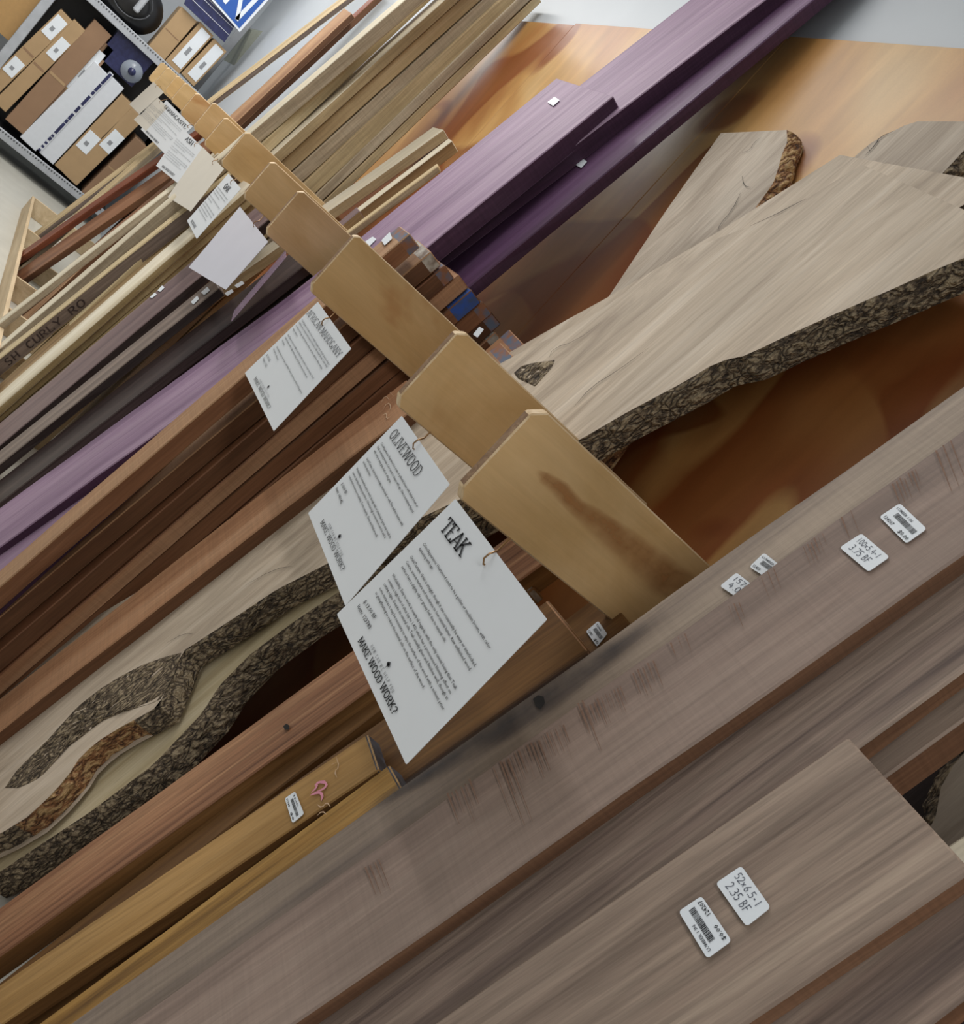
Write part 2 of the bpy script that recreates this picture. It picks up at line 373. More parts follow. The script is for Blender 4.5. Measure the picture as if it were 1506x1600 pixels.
# ------------------------------------------------------------------ boards
def board(name, label, x0, th, side, line, t, mat, w=None, opp=None, top=None, tops=None, group='lumber leaning in the rack',
          cat='board', edge=None, end=None, endlen=0.03, wavy=0.0015, bottom=0.0, y=None, tilt=0.0, bev=0.0025, bowed=0.0):
    """a sawn board leaning on the wall. side 'L' (far edge) or 'R' (near edge) gives the measured long edge."""
    P = Plane(x0, th)
    if line is not None:
        a, b = P.hit(line[0]), P.hit(line[1])
        if a.y > b.y: a, b = b, a
        d = (b - a).normalized()
    else:
        d = Vector((math.sin(math.radians(tilt)), math.cos(math.radians(tilt))))
        a = Vector((y, 0)); 
    across = Vector((-d.y, d.x)) if side == 'L' else Vector((d.y, -d.x))   # from the measured edge across the face
    if opp is not None: w = abs((P.hit(opp) - a).dot(across))
    # 'L' edge is the far (+Y) one so the face runs to -Y
    far = a if side == 'L' else a + across*w
    near_dir = Vector((-d.y, d.x)) ; near_dir = near_dir if near_dir.x < 0 else -near_dir
    zfloor = (bottom - CAMZ)
    def u_floor(): return zfloor / P.u.z
    s_bot = (u_floor() - far.y) / d.y
    O2 = far + d*s_bot
    if tops is not None:
        q0, q1 = P.hit(tops[0]), P.hit(tops[1])
        h0 = (q0 - O2).dot(d); h1 = (q1 - O2).dot(d)
    else:
        h0 = h1 = ((top - CAMZ)/P.u.z - O2.y) / d.y
    # local frame: X across (towards near side), Y inwards, Z up the board
    ex = P.pt(near_dir.x, near_dir.y) - P.pt(0, 0); ez = P.pt(d.x, d.y) - P.pt(0, 0); ey = -P.n
    if ex.cross(ey).dot(ez) < 0: pass
    org = P.pt(O2.x, O2.y)
    # keep right handed: X = ex, Y = ez x ex
    ey2 = ez.cross(ex)
    sgn = 1 if ey2.dot(-P.n) > 0 else -1
    M = Matrix(((ex.x, ey2.x, ez.x, org.x), (ex.y, ey2.y, ez.y, org.y), (ex.z, ey2.z, ez.z, org.z), (0, 0, 0, 1)))
    n = max(8, int(h0/0.12)); bm = bmesh.new(); rows = []
    seed = random.random()*50
    zlo = 0.012 if abs(d.x) < 0.2 else 0.0
    for i in range(n+2):
        f = i/(n) if i < n else 1.0
        if i >= n: f = 1.0 if i == n+1 else 1.0
        row = []
        for (cx, cy) in ((0, 0), (w, 0), (w, t), (0, t)):
            hh = h0 + (h1-h0)*(cx/w)
            if i <= n-1: z = (hh-endlen) * (i/(n-1))
            elif i == n: z = hh - endlen*0.5
            else: z = hh
            jx = wavy*mnoise.noise(Vector((seed+cx*3, z*5, cy*40)))*2
            jy = wavy*mnoise.noise(Vector((seed+9+cx*3, z*4, cy*40)))*1.2 + bowed*math.sin(math.pi*min(1, z/max(hh, .01)))
            row.append(bm.verts.new((cx+jx, sgn*(cy+jy), z)))
        rows.append(row)
    ends = []
    for i in range(len(rows)-1):
        for k in range(4):
            fc = bm.faces.new((rows[i][k], rows[i][(k+1) % 4], rows[i+1][(k+1) % 4], rows[i+1][k]))
            if i >= n-1 and end: fc.material_index = 2
            elif k in (1, 3) and edge: fc.material_index = 1
    bm.faces.new(rows[0][::-1]); f2 = bm.faces.new(rows[-1])
    if end: f2.material_index = 2
    bmesh.ops.recalc_face_normals(bm, faces=bm.faces)
    sel = [e for e in bm.edges if e.is_manifold and e.calc_face_angle(0) > 0.8]
    bmesh.ops.bevel(bm, geom=sel, offset=min(bev, t*0.2), segments=1, affect='EDGES', clamp_overlap=True)
    me = finish(bm, name)
    mats = [mat, edge or mat, end or mat]
    o = link(name, me, mats, matrix=M)
    tag(o, label, cat, group)
    o_info[o] = (P, M, w, h0, sgn)
    return o
o_info = {}

# flat piece lying on a plane, given by four points (world) -> rounded, thin
def rounded_quad(pts, normal, thick, r=0.0, name='sheet', nseg=5):
    """pts TL,TR,BR,BL world"""
    bm = bmesh.new(); out = []
    n = len(pts)
    for i in range(n):
        p = pts[i]; a = (pts[i-1]-p); b = (pts[(i+1) % n]-p)
        if r <= 0: out.append(p.copy()); continue
        a1 = p + a.normalized()*r; b1 = p + b.normalized()*r
        for k in range(nseg+1):
            f = k/nseg
            out.append(a1*(1-f)**2 + p*2*f*(1-f) + b1*f*f)
    o = pts[0]
    ex = (pts[1]-pts[0]).normalized(); ez = normal.normalized(); ey = ez.cross(ex)
    M = Matrix(((ex.x, ey.x, ez.x, o.x), (ex.y, ey.y, ez.y, o.y), (ex.z, ey.z, ez.z, o.z), (0, 0, 0, 1)))
    inv = M.inverted()
    loc = [inv @ p for p in out]
    fr = [bm.verts.new((p.x, p.y, thick)) for p in loc]; bk = [bm.verts.new((p.x, p.y, 0)) for p in loc]
    bm.faces.new(fr); bm.faces.new(bk[::-1])
    for i in range(len(fr)):
        j = (i+1) % len(fr)
        bm.faces.new((fr[i], bk[i], bk[j], fr[j]))
    return finish(bm, name), M

_fontcache = {}
def text_mesh(s, name='print'):
    c = bpy.data.curves.new('txt', 'FONT'); c.body = s; c.resolution_u = 1; c.offset = 0.012
    o = bpy.data.objects.new('txt', c); scene.collection.objects.link(o)
    dg = bpy.context.evaluated_depsgraph_get(); dg.update()
    me = bpy.data.meshes.new_from_object(o.evaluated_get(dg))
    bpy.data.objects.remove(o); bpy.data.curves.remove(c)
    return me
# slab serif capitals drawn as strokes on a 1-high grid: (list of polylines, advance)
def arc(cx, cy, rx, ry, a0, a1, n=10):
    return [(cx+rx*math.cos(math.radians(a0+(a1-a0)*i/n)), cy+ry*math.sin(math.radians(a0+(a1-a0)*i/n))) for i in range(n+1)]
S = 0.10
GL = {
 'A': ([[(0.05, 0), (0.30, 1)], [(0.30, 1), (0.55, 0)], [(0.14, 0.33), (0.46, 0.33)]], [(0.05, 0), (0.55, 0)], .60),
 'B': ([[(0.1, 0), (0.1, 1)], [(0.1, 1), (0.3, 1)] + arc(0.3, .76, .16, .24, 90, -90) + [(0.1, .52)], [(0.3, .52)] + arc(0.3, .26, .2, .26, 90, -90) + [(0.1, 0)]], [(0.1, 0), (0.1, 1)], .58),
 'C': ([arc(.32, .5, .23, .5, 50, 310, 16)], [], .60),
 'D': ([[(0.1, 0), (0.1, 1)], [(0.1, 1), (.25, 1)] + arc(.25, .5, .26, .5, 90, -90, 14) + [(.1, 0)]], [(0.1, 0), (0.1, 1)], .60),
 'E': ([[(0.1, 0), (0.1, 1)], [(.1, 1), (.46, 1)], [(.46, 1), (.46, .84)], [(.1, .52), (.36, .52)], [(.1, 0), (.48, 0)], [(.48, 0), (.48, .17)]], [(0.1, 0), (0.1, 1)], .56),
 'F': ([[(0.1, 0), (0.1, 1)], [(.1, 1), (.46, 1)], [(.46, 1), (.46, .84)], [(.1, .52), (.36, .52)]], [(0.1, 0), (0.1, 1)], .53),
 'G': ([arc(.32, .5, .23, .5, 50, 345, 16), [(.55, .42), (.55, .1)], [(.38, .45), (.6, .45)]], [], .64),
 'H': ([[(.1, 0), (.1, 1)], [(.5, 0), (.5, 1)], [(.1, .5), (.5, .5)]], [(.1, 0), (.1, 1), (.5, 0), (.5, 1)], .62),
 'I': ([[(.15, 0), (.15, 1)]], [(.15, 0), (.15, 1)], .30),
 'K': ([[(.1, 0), (.1, 1)], [(.1, .42), (.48, 1)], [(.22, .58), (.52, 0)]], [(.1, 0), (.1, 1), (.48, 1), (.52, 0)], .60),
 'L': ([[(.1, 0), (.1, 1)], [(.1, 0), (.46, 0)], [(.46, 0), (.46, .2)]], [(.1, 0), (.1, 1)], .52),
 'M': ([[(.1, 0), (.1, 1)], [(.1, 1), (.35, .2)], [(.35, .2), (.6, 1)], [(.6, 1), (.6, 0)]], [(.1, 0), (.1, 1), (.6, 0), (.6, 1)], .72),
 'N': ([[(.1, 0), (.1, 1)], [(.1, 1), (.5, 0)], [(.5, 0), (.5, 1)]], [(.1, 0), (.1, 1), (.5, 1)], .62),
 'O': ([arc(.32, .5, .23, .5, 0, 360, 20)], [], .64),
 'P': ([[(.1, 0), (.1, 1)], [(.1, 1), (.28, 1)] + arc(.28, .73, .2, .27, 90, -90) + [(.1, .46)]], [(.1, 0), (.1, 1)], .55),
 'R': ([[(.1, 0), (.1, 1)], [(.1, 1), (.28, 1)] + arc(.28, .75, .18, .25, 90, -90) + [(.1, .5)], [(.28, .5), (.52, 0)]], [(.1, 0), (.1, 1), (.52, 0)], .60),
 'S': ([arc(.29, .75, .18, .25, 30, 270, 12) + arc(.29, .25, .19, .25, 90, -150, 12)], [], .56),
 'T': ([[(.28, 0), (.28, 1)], [(.04, 1), (.52, 1)], [(.04, 1), (.04, .82)], [(.52, 1), (.52, .82)]], [(.28, 0)], .56),
 'U': ([[(.1, 1), (.1, .25)] + arc(.3, .25, .2, .25, 180, 360, 10) + [(.5, 1)]], [(.1, 1), (.5, 1)], .60),
 'V': ([[(.05, 1), (.3, 0)], [(.3, 0), (.55, 1)]], [(.05, 1), (.55, 1)], .60),
 'W': ([[(.04, 1), (.22, 0)], [(.22, 0), (.42, 1)], [(.42, 1), (.6, 0)], [(.6, 0), (.8, 1)]], [(.04, 1), (.42, 1), (.8, 1)], .84),
 'Y': ([[(.05, 1), (.3, .45)], [(.55, 1), (.3, .45)], [(.3, .45), (.3, 0)]], [(.05, 1), (.55, 1), (.3, 0)], .60),
 '?': ([arc(.25, .76, .17, .24, 170, -60, 12) + [(.25, .42), (.25, .28)], [(.25, .1), (.25, 0)]], [], .50),
 ' ': ([], [], .30),
}
def stroke_mesh(polys, width, name='print', thin=None):
    bm = bmesh.new()
    for pl in polys:
        for a, b in zip(pl, pl[1:]):
            a, b = Vector(a), Vector(b); d = b-a
            if d.length < 1e-6: continue
            d.normalize(); wd_ = width if (thin is None or abs(d.y) > .25) else thin
            n = Vector((-d.y, d.x))*wd_/2; e = d*wd_*0.25
            bm.faces.new([bm.verts.new((q.x, q.y, 0)) for q in (a-n-e, b-n+e, b+n+e, a+n-e)])
    me = bpy.data.meshes.new(name); bm.to_mesh(me); bm.free(); return me
def slab_text(s, width=S, serif=True):
    polys = []; x = 0
    for ch in s:
        g, se, adv = GL.get(ch, GL[' '])
        for pl in g: polys.append([(x+p[0], p[1]) for p in pl])
        if serif:
            for (sx, sy) in se: polys.append([(x+sx-.11, sy+(0.02 if sy < .5 else -.02)), (x+sx+.11, sy+(0.02 if sy < .5 else -.02))])
        x += adv*(1.0 if serif else 1.7)
    return stroke_mesh(polys, width, thin=width*.55), x
HAND = {
 '0': [arc(.25, .5, .2, .5, 90, 450, 14)], '1': [[(.25, 1), (.25, 0)]],
 '2': [arc(.25, .72, .2, .28, 160, -40, 8) + [(.05, 0), (.5, .05)]],
 '3': [arc(.22, .75, .2, .25, 140, -90, 8) + arc(.22, .25, .22, .26, 90, -140, 8)],
 '4': [[(.3, 1), (.05, .4), (.5, .4)], [(.38, .7), (.38, 0)]],
 '5': [[(.48, 1), (.12, 1), (.08, .58)] + arc(.22, .3, .22, .3, 100, -130, 8)],
 '6': [[(.4, 1), (.1, .45)] + arc(.27, .27, .19, .27, 160, -190, 12)],
 '7': [[(.05, 1), (.5, 1), (.2, 0)]],
 'x': [[(.05, .6), (.4, .1)], [(.4, .6), (.05, .1)]], '.': [[(.2, .05), (.26, .0)]],
 '"': [[(.15, .75), (.15, .6)], [(.28, .75), (.28, .6)]], '*': [[(.12, .5), (.3, .35)], [(.3, .5), (.12, .35)]],
 'B': [[(.1, 0), (.1, 1)] + arc(.2, .76, .2, .24, 90, -90, 6) + arc(.2, .27, .25, .27, 90, -90, 6)],
 'F': [[(.1, 0), (.12, 1), (.5, 1)], [(.1, .55), (.4, .55)]], ' ': [],
 '/': [[(.05, 0), (.4, 1)]], 'S': [arc(.27, .75, .18, .25, 30, 270, 8) + arc(.27, .25, .19, .25, 90, -150, 8)],
 'R': GL['R'][0], 'C': GL['C'][0], 'U': GL['U'][0], 'L': GL['L'][0], 'Y': GL['Y'][0], 'H': GL['H'][0], 'O': GL['O'][0], 'T': GL['T'][0],
 'A': GL['A'][0], 'E': GL['E'][0], 'W': GL['W'][0], 'D': GL['D'][0], 'N': GL['N'][0],
}
def hand_text(s, width=.09):
    polys = []; x = 0
    for ch in s:
        for pl in HAND.get(ch, []): polys.append([(x+p[0]+p[1]*.06, p[1]) for p in pl])
        x += .62 if ch not in '. ' else .34
    return stroke_mesh(polys, width), x
def place_text(me, length_native, start, end, up, normal, lift, height, name, mat, parent, center=False):
    """map native x range 0..length to start->end, y 0..1 to height along up"""
    ex = (end-start); sx = ex.length/length_native; ex = ex.normalized()
    nz = normal.normalized(); ey = nz.cross(ex).normalized()
    if ey.dot(up) < 0: ey = -ey
    o = start + nz*lift
    M = Matrix(((ex.x*sx, ey.x*height, nz.x, o.x), (ex.y*sx, ey.y*height, nz.y, o.y), (ex.z*sx, ey.z*height, nz.z, o.z), (0, 0, 0, 1)))
    me.transform(M)
    ob = link(name, me, [mat], parent=parent, matrix=Matrix.Identity(4))
    return ob
def builtin_line(s):
    me = text_mesh(s)
    xs = [v.co.x for v in me.vertices]
    if not xs: return None, 1
    x0 = min(xs)
    for v in me.vertices: v.co.x -= x0; v.co.y /= 0.72
    return me, max(xs)-x0

# sticker on a board: corners in pixels, on board's front plane
def sticker(bd, quad, kind='plain', plane=None, lift=0.0012, rot=0, text=None, r=0.004):
    P = plane or o_info[bd][0]
    pts = [P.pt(*P.hit(q), depth=-0.0025) for q in quad]   # TL TR BR BL as read
    ex = (pts[1]-pts[0]); n = P.n
    me, M = rounded_quad(pts, n, 0.0006, min(r, ex.length*0.1), 'price_sticker')
    o = link('price_sticker', me, [STICKER], parent=bd, matrix=M)
    if kind == 'plain': return o
    TL, TR, BR, BL = pts
    def at(u, v): return TL*(1-u)*(1-v) + TR*u*(1-v) + BR*u*v + BL*(1-u)*v
    up = (TL-BL); hh = up.length
    def line(me_len, u0, v, u1, h, mat):
        me_, L_ = me_len
        place_text(me_, L_, at(u0, v), at(u1, v), up, n, 0.0011, h*hh, 'print', mat, o)
    if kind == 'barcode':
        polys = []; x = 0; rr = random.Random(3)
        while x < 1:
            wd = rr.choice((.012, .02, .03)); 
            polys.append((x, wd)); x += wd + rr.choice((.012, .02))
        bm = bmesh.new()
        for x, wd in polys:
            bm.faces.new([bm.verts.new(q) for q in ((x, 0, 0), (x+wd, 0, 0), (x+wd, 1, 0), (x, 1, 0))])
        me_ = bpy.data.meshes.new('barcode'); bm.to_mesh(me_); bm.free()
        place_text(me_, 1.0, at(.2, .58), at(.88, .58), up, n, 0.0011, .24*hh, 'barcode', INK, o)
        if text:
            line(builtin_line(text[0]), .08, .26, .62, .12, INK_GREY)
            line(builtin_line(text[1]), .08, .9, .4, .15, INK)
            line(builtin_line(text[2]), .62, .92, .94, .17, INK)
    elif kind == 'hand':
        line(hand_text(text[0]), .1, .38, .86, .24, PEN)
        line(hand_text(text[1]), .16, .80, .80, .28, PEN)
    return o

print('setup done')
# ================================================================== THE ROOM
WX = 1.18   # plane of the plywood
def struct_box(name, b, mat, bev=0.0):
    me = finish(box_bm(*b, bev), name)
    o = link(name, me, [mat], matrix=Matrix.Identity(4)); o['kind'] = 'structure'; return o
struct_box('floor', (-4, 3.2, -3, 11.0, -0.1, 0.0), FLOOR_M)
struct_box('wall_right', (WX+0.02, WX+0.14, -3, 11.0, 0, 3.5), PAINT_WALL)
struct_box('wall_back', (-4, WX+0.02, 10.2, 10.32, 0, 3.5), PAINT_WALL)
struct_box('ceiling', (-4, WX+0.14, -3, 10.32, 3.5, 3.6), PAINT_WALL)

# plywood sheets on the wall
zt = 1.45 + 0.905*WX + 0.02
ys = [-1.46, -0.24, 0.98, 2.205, 3.43, 4.655]
for i in range(5):
    bm = box_bm(WX, WX+0.018, ys[i]+0.001, ys[i+1]-0.001, 0.02, zt - 0.012*max(0, i-1)*0.6, 0.0015)
    o = link('plywood_panel', finish(bm, 'plywood_panel'), [PLYWALL], matrix=Matrix.Identity(4))
    o['kind'] = 'structure'

# ================================================================== RACK DIVIDERS
FX = 0.655
fin_px = [((829, 647), (724, 785)), ((713, 521), (623, 635)), ((553, 369), (486, 455)), ((466, 300), (416.5, 366)), ((422, 254.5), (382, 309)),
          ((383, 208), (345, 256)), ((350, 185), (318, 224)), ((331.5, 162), (302, 200)), ((307.6, 143.7), (283.7, 180)), ((290, 128), (268, 158)), ((277, 117), (258, 143)), ((262, 104), (242, 130)), ((253, 96), (229, 122))]
fin_lbl = ['maple plywood rack divider nearest the camera, with brown streak, above the TEAK sign',
           'second maple plywood rack divider from the camera, above the OLIVEWOOD sign',
           'long maple plywood rack divider above the AFRICAN MAHOGANY sign',
           'rack divider with an orange tint, just beyond the one over the AFRICAN MAHOGANY sign',
           'plain rack divider fifth from the camera, above the blank white sign',
           'rack divider sixth from the camera, above the slanted printed sign',
           'rack divider seventh from the camera, right above the blank cream sign',
           'pinkish rack divider eighth from the camera',
           'rack divider ninth from the camera, beside the pinkish one',
           'rack divider tenth from the camera in the far cluster',
           'rack divider eleventh from the camera in the far cluster',
           'rack divider twelfth from the camera, next to last in the far cluster',
           'farthest and smallest rack divider, in front of the steel shelving']
fin_t2 = [(857, 646), (731, 522.5), (562, 370), (476, 300.5), (431, 254.5), (391, 208), (356, 185), (338, 162)] + [None]*5
fin_y = []
FIN_EMPTY = []
for i, (tp, bp_) in enumerate(fin_px):
    T = on_x(tp, FX); Bp = on_x(bp_, FX)
    y0 = T.y; fin_y.append(y0)
    zt_, zb = T.z + 0.001, Bp.z - 0.004
    ch = 0.014; chz = 0.014
    if fin_t2[i]:
        T2 = on_y(fin_t2[i], y0); ch = max(.010, min(.03, T2.x-FX)); chz = max(.008, min(.026, T2.z-T.z)); zt_ = T.z + chz
    if i >= 1: zb = min(zb, zt_ - 0.118)
    zb = max(zb, zt_-0.165)
    cb = 0.012
    prof = [(FX, zb+cb+0.004), (FX, zt_-chz), (FX+ch, zt_), (WX-0.004, zt_), (WX-0.004, zb), (FX+cb, zb)]
    bm = bmesh.new(); th_ = 0.018
    A = [bm.verts.new((x-FX, 0, z-zb)) for x, z in prof]; B_ = [bm.verts.new((x-FX, th_, z-zb)) for x, z in prof]
    bm.faces.new(A); bm.faces.new(B_[::-1])
    for k in range(len(A)):
        f = bm.faces.new((A[k], B_[k], B_[(k+1) % len(A)], A[(k+1) % len(A)])); f.material_index = 2 if k == 0 else 1
    bmesh.ops.recalc_face_normals(bm, faces=bm.faces)
    bmesh.ops.bevel(bm, geom=list(bm.edges), offset=0.0022, segments=1, affect='EDGES', clamp_overlap=True, material=1)
    o = link('rack_divider', finish(bm, 'rack_divider'), [MAPLE_PLY, PLY_EDGE, PLY_EDGE_DK], matrix=Matrix.Translation((FX, y0, zb)))
    tag(o, fin_lbl[i], 'rack divider', 'plywood dividers of the lumber rack')
    FIN_EMPTY.append((o, y0, zt_, zb))
print('fin top', [(round(f[2], 3), round(f[3], 3)) for f in FIN_EMPTY])
print('fin y', [round(v, 2) for v in fin_y])

# floor frame of the rack: front rail, end rail, cross boards
fr = empty('rack_floor_frame', (0.55, 4.0, 0))
tag(fr, 'pale pine floor frame with short cross boards at the foot of the rack', 'rack base')
def part(name, b, mat, parent, bev=0.002):
    return link(name, finish(box_bm(*b, bev), name), [mat], parent=parent, matrix=Matrix.Identity(4))
part('front_rail', (0.530, 0.55, -1.0, 7.75, 0.0, 0.13), FRAME_PINE, fr)
part('end_rail', (0.552, 1.17, 7.73, 7.75, 0.0, 0.13), FRAME_PINE, fr)
for yy in (4.35, 4.9, 5.5, 6.15, 6.7):
    part('cross_board', (0.552, 0.78, yy, yy+0.018, 0.0, 0.125), FRAME_PINE, fr)

# ================================================================== WALNUT BOARDS (nearest)
G_W = 'walnut boards nearest the camera'
bA = board('walnut_board', 'thick greyish walnut board with two large white stickers and reddish saw scars', .85, 10, 'L', ((550, 1351), (1463, 700)), .028, WALNUT, opp=(1506, 865), top=2.75, edge=WALNUT_EDGE, group=G_W)
bB = board('walnut_board', 'pale walnut board with a grey stain and knot, under the board with two large stickers', .8815, 10, 'L', ((107, 1600), (1437, 650)), .028, WALNUT_SAP, w=.135, top=2.7, edge=WALNUT_EDGE, group=G_W)
bW1 = board('walnut_board', 'tan walnut board with square cut top, marked 52x6.5 on a sticker', .85, 10, 'L', ((1000, 1375), (1325, 1150)), .027, WALNUT_TAN, opp=(1506, 1371), tops=((1325, 1152), (1506, 1347)), edge=WALNUT_EDGE, group=G_W)
bW2 = board('walnut_board', 'dark striped walnut board between the two stickered ones, running out of the right side', .8815, 10, 'R', ((1344, 1166), (1460, 1080)), .030, WALNUT_STR, w=.17, top=2.3, edge=WALNUT_EDGE, group=G_W)
bW0 = board('walnut_board', 'brown striped walnut board in the bottom right corner of the picture', .8815, 10, 'R', ((1506, 1565), (1460, 1600)), .028, WALNUT_STR, w=.18, top=1.415, edge=WALNUT_EDGE, group=G_W)
bK1 = board('walnut_board', 'shaded brown board behind the striped walnut at the right side', .93, 10, 'R', ((1388, 1212), (1506, 1126)), .045, WALNUT_TAN, w=.12, top=2.2, edge=WALNUT_EDGE, group=G_W)
gap_shade_board = board('walnut_board', 'nearly black board added as shade deepest in the gap at the right side', 1.10, 4, 'R', None, .03, WENGE, w=.42, top=2.1, y=.36, group=G_W)  # added board; its near-black colour stands for the shade in the gap
bK3 = board('maple_board', 'small cream board glimpsed behind the cut end of the 52x6.5 board', .935, 10, 'L', ((1484, 1318), (1506, 1303)), .02, MAPLE, w=.10, top=1.62, group=G_W)

# ---- knot and stain of board B (own shape wear)
def patch_on(bd, poly, mat, name, lift=0.0006, seg=None, rough=0.0):
    P = o_info[bd][0]
    pts = [P.pt(*P.hit(q), depth=-0.0022) for q in poly]
    bm = bmesh.new()
    c = sum(pts, Vector())/len(pts)
    vs = [bm.verts.new(p + P.n*lift) for p in pts]; cv = bm.verts.new(c + P.n*(lift+rough))
    for i in range(len(vs)): bm.faces.new((vs[i], vs[(i+1) % len(vs)], cv))
    me = finish(bm, name)
    return link(name, me, [mat], parent=bd, matrix=Matrix.Identity(4))
patch_on(bB, [(834, 1094), (842, 1088), (851, 1090), (853, 1100), (846, 1110), (839, 1106)], KNOT, 'knot')
# soft grey sap stain of board B: material of its own
def stain_mat():
    m, nt, b = newmat('blue_grey_stain'); N = nt.nodes; L = nt.links
    tc = N.new('ShaderNodeTexCoord')
    at_ = N.new('ShaderNodeAttribute'); at_.attribute_name = 'soft'
    n = N.new('ShaderNodeTexNoise'); n.inputs['Scale'].default_value = 26; n.inputs['Detail'].default_value = 4
    L.new(tc.outputs['Object'], n.inputs['Vector'])
    mm = N.new('ShaderNodeMath'); mm.operation = 'MULTIPLY'; L.new(at_.outputs['Fac'], mm.inputs[0]); L.new(n.outputs['Fac'], mm.inputs[1])
    m2 = N.new('ShaderNodeMath'); m2.operation = 'MULTIPLY'; m2.inputs[1].default_value = 1.25; m2.use_clamp = True; L.new(mm.outputs[0], m2.inputs[0])
    b.inputs['Base Color'].default_value = srgb((64, 60, 62)); b.inputs['Roughness'].default_value = 0.6
    L.new(m2.outputs[0], b.inputs['Alpha']); return m
STAIN = stain_mat()
def soft_stain(bd, pts_px, halfw, mat, name='stain', depth=-0.0024):
    """streak of mineral stain following pixel centre line; halfw in metres list"""
    P = o_info[bd][0]
    c = [P.hit(q) for q in pts_px]
    bm = bmesh.new(); rows = []; al = []
    for i, q in enumerate(c):
        d = (c[min(i+1, len(c)-1)] - c[max(0, i-1)]).normalized(); nn = Vector((-d.y, d.x))
        row = []
        for k, f in enumerate((-1, -.5, 0, .5, 1)):
            s = q + nn*halfw[i]*f
            row.append(bm.verts.new(P.pt(s.x, s.y, depth)))
            al.append((0, .6, 1, .6, 0)[k] * (0 if i in (0, len(c)-1) else 1))
        rows.append(row)
    for a, b in zip(rows, rows[1:]):
        for k in range(4): bm.faces.new((a[k], a[k+1], b[k+1], b[k]))
    me = finish(bm, name)
    at_ = me.attributes.new('soft', 'FLOAT', 'POINT')
    for i, v in enumerate(al): at_.data[i].value = v
    return link(name, me, [mat], parent=bd, matrix=Matrix.Identity(4))
soft_stain(bB, [(560, 1275), (640, 1228), (700, 1190), (760, 1152), (815, 1118), (850, 1092), (900, 1058), (960, 1015), (1040, 955)], [.008, .014, .02, .026, .03, .032, .026, .018, .01], STAIN)

VENEER_STREAK = stain_mat(); VENEER_STREAK.name = 'brown_veneer_streak'
VENEER_STREAK.node_tree.nodes['Principled BSDF'].inputs['Base Color'].default_value = srgb((172, 120, 70))
def fin_streak(i, pts_px, halfw, mat):
    o, y0, _, _ = FIN_EMPTY[i]
    c = [on_y(q, y0-0.0006) for q in pts_px]; bm = bmesh.new(); rows = []; al = []
    for k, q in enumerate(c):
        d = (c[min(k+1, len(c)-1)] - c[max(0, k-1)]).normalized(); nn = Vector((-d.z, 0, d.x)); row = []
        for m, f in enumerate((-1, -.5, 0, .5, 1)):
            row.append(bm.verts.new(q + nn*halfw[k]*f)); al.append((0, .5, 1, .9, 0)[m]*(0 if k in (0, len(c)-1) else 1))
        rows.append(row)
    for a, b in zip(rows, rows[1:]):
        for k in range(4): bm.faces.new((a[k], a[k+1], b[k+1], b[k]))
    me = finish(bm, 'veneer_streak'); at_ = me.attributes.new('soft', 'FLOAT', 'POINT')
    for k, v in enumerate(al): at_.data[k].value = v
    link('veneer_streak', me, [mat], parent=o, matrix=Matrix.Identity(4))
fin_streak(0, [(838, 735), (850, 746), (877, 766), (900, 792), (930, 815), (958, 838), (1000, 872), (1040, 905), (1080, 935)], [.004, .010, .014, .014, .020, .024, .030, .034, .034], VENEER_STREAK)
# saw scars on board A
def scars(bd, groups):
    P = o_info[bd][0]; rr = random.Random(5)
    for (px, py, n, ln, sp) in groups:
        bm = bmesh.new()
        for i in range(n):
            a = (px + i*sp + rr.uniform(-1, 1), py - i*sp*0.62 + rr.uniform(-2, 3))
            l = ln*rr.uniform(.5, 1.0)
            b_ = (a[0]+l*0.36, a[1]+l*0.93)
            A = P.hit(a); B2 = P.hit(b_)
            wd = 0.0004*rr.uniform(.5, 2.2)
            d = (B2-A).normalized(); nn = Vector((-d.y, d.x))*wd
            q = [A-nn*1.4, B2-nn*.3, B2+nn*.3, A+nn*1.4]
            bm.faces.new([bm.verts.new(P.pt(s.x, s.y, -0.0026)) for s in q])
        link('saw_scars', finish(bm, 'saw_scars'), [SCAR], parent=bd, matrix=Matrix.Identity(4))
scars(bA, [(788, 1190, 16, 60, 6.2), (905, 1112, 12, 55, 6), (700, 1242, 6, 60, 7), (772, 1200, 3, 120, 12), (990, 1052, 5, 50, 8), (573, 1355, 4, 55, 7), (1256, 855, 6, 36, 6), (1140, 950, 3, 50, 8), (1316, 810, 2, 60, 14), (1395, 758, 7, 40, 6), (1462, 706, 3, 70, 12), (905, 1100, 2, 95, 6), (1050, 1005, 3, 34, 10), (1190, 902, 3, 45, 10)])

# stickers on walnut
sticker(bA, [(1407, 789), (1449, 829), (1417, 852), (1375, 810)], 'barcode', text=('LUMBER 1 IN', '124207', '$0.00'))
sticker(bA, [(1347, 836), (1391, 873), (1358, 896), (1313, 858)], 'hand', text=('100x5.4*1', '3.75 BF'))
sticker(bB, [(1195, 866), (1228, 892), (1206, 910), (1172, 888)], 'barcode', text=('LUMBER', '12420', '$0.00'))
sticker(bB, [(1152, 897), (1188, 925), (1165, 944), (1126, 918)], 'hand', text=('157x6', '4.00'))
sticker(bW1, [(1160, 1355), (1206, 1420), (1168, 1450), (1120, 1382)], 'hand', text=('52x6.5*1', '2.35 BF'))
# barcode sticker is stuck on upside down
sticker(bW1, [(1107, 1500), (1062, 1426), (1098, 1402), (1145, 1472)], 'barcode', text=('LUMBER 1 IN', '$0.00', '124207'))

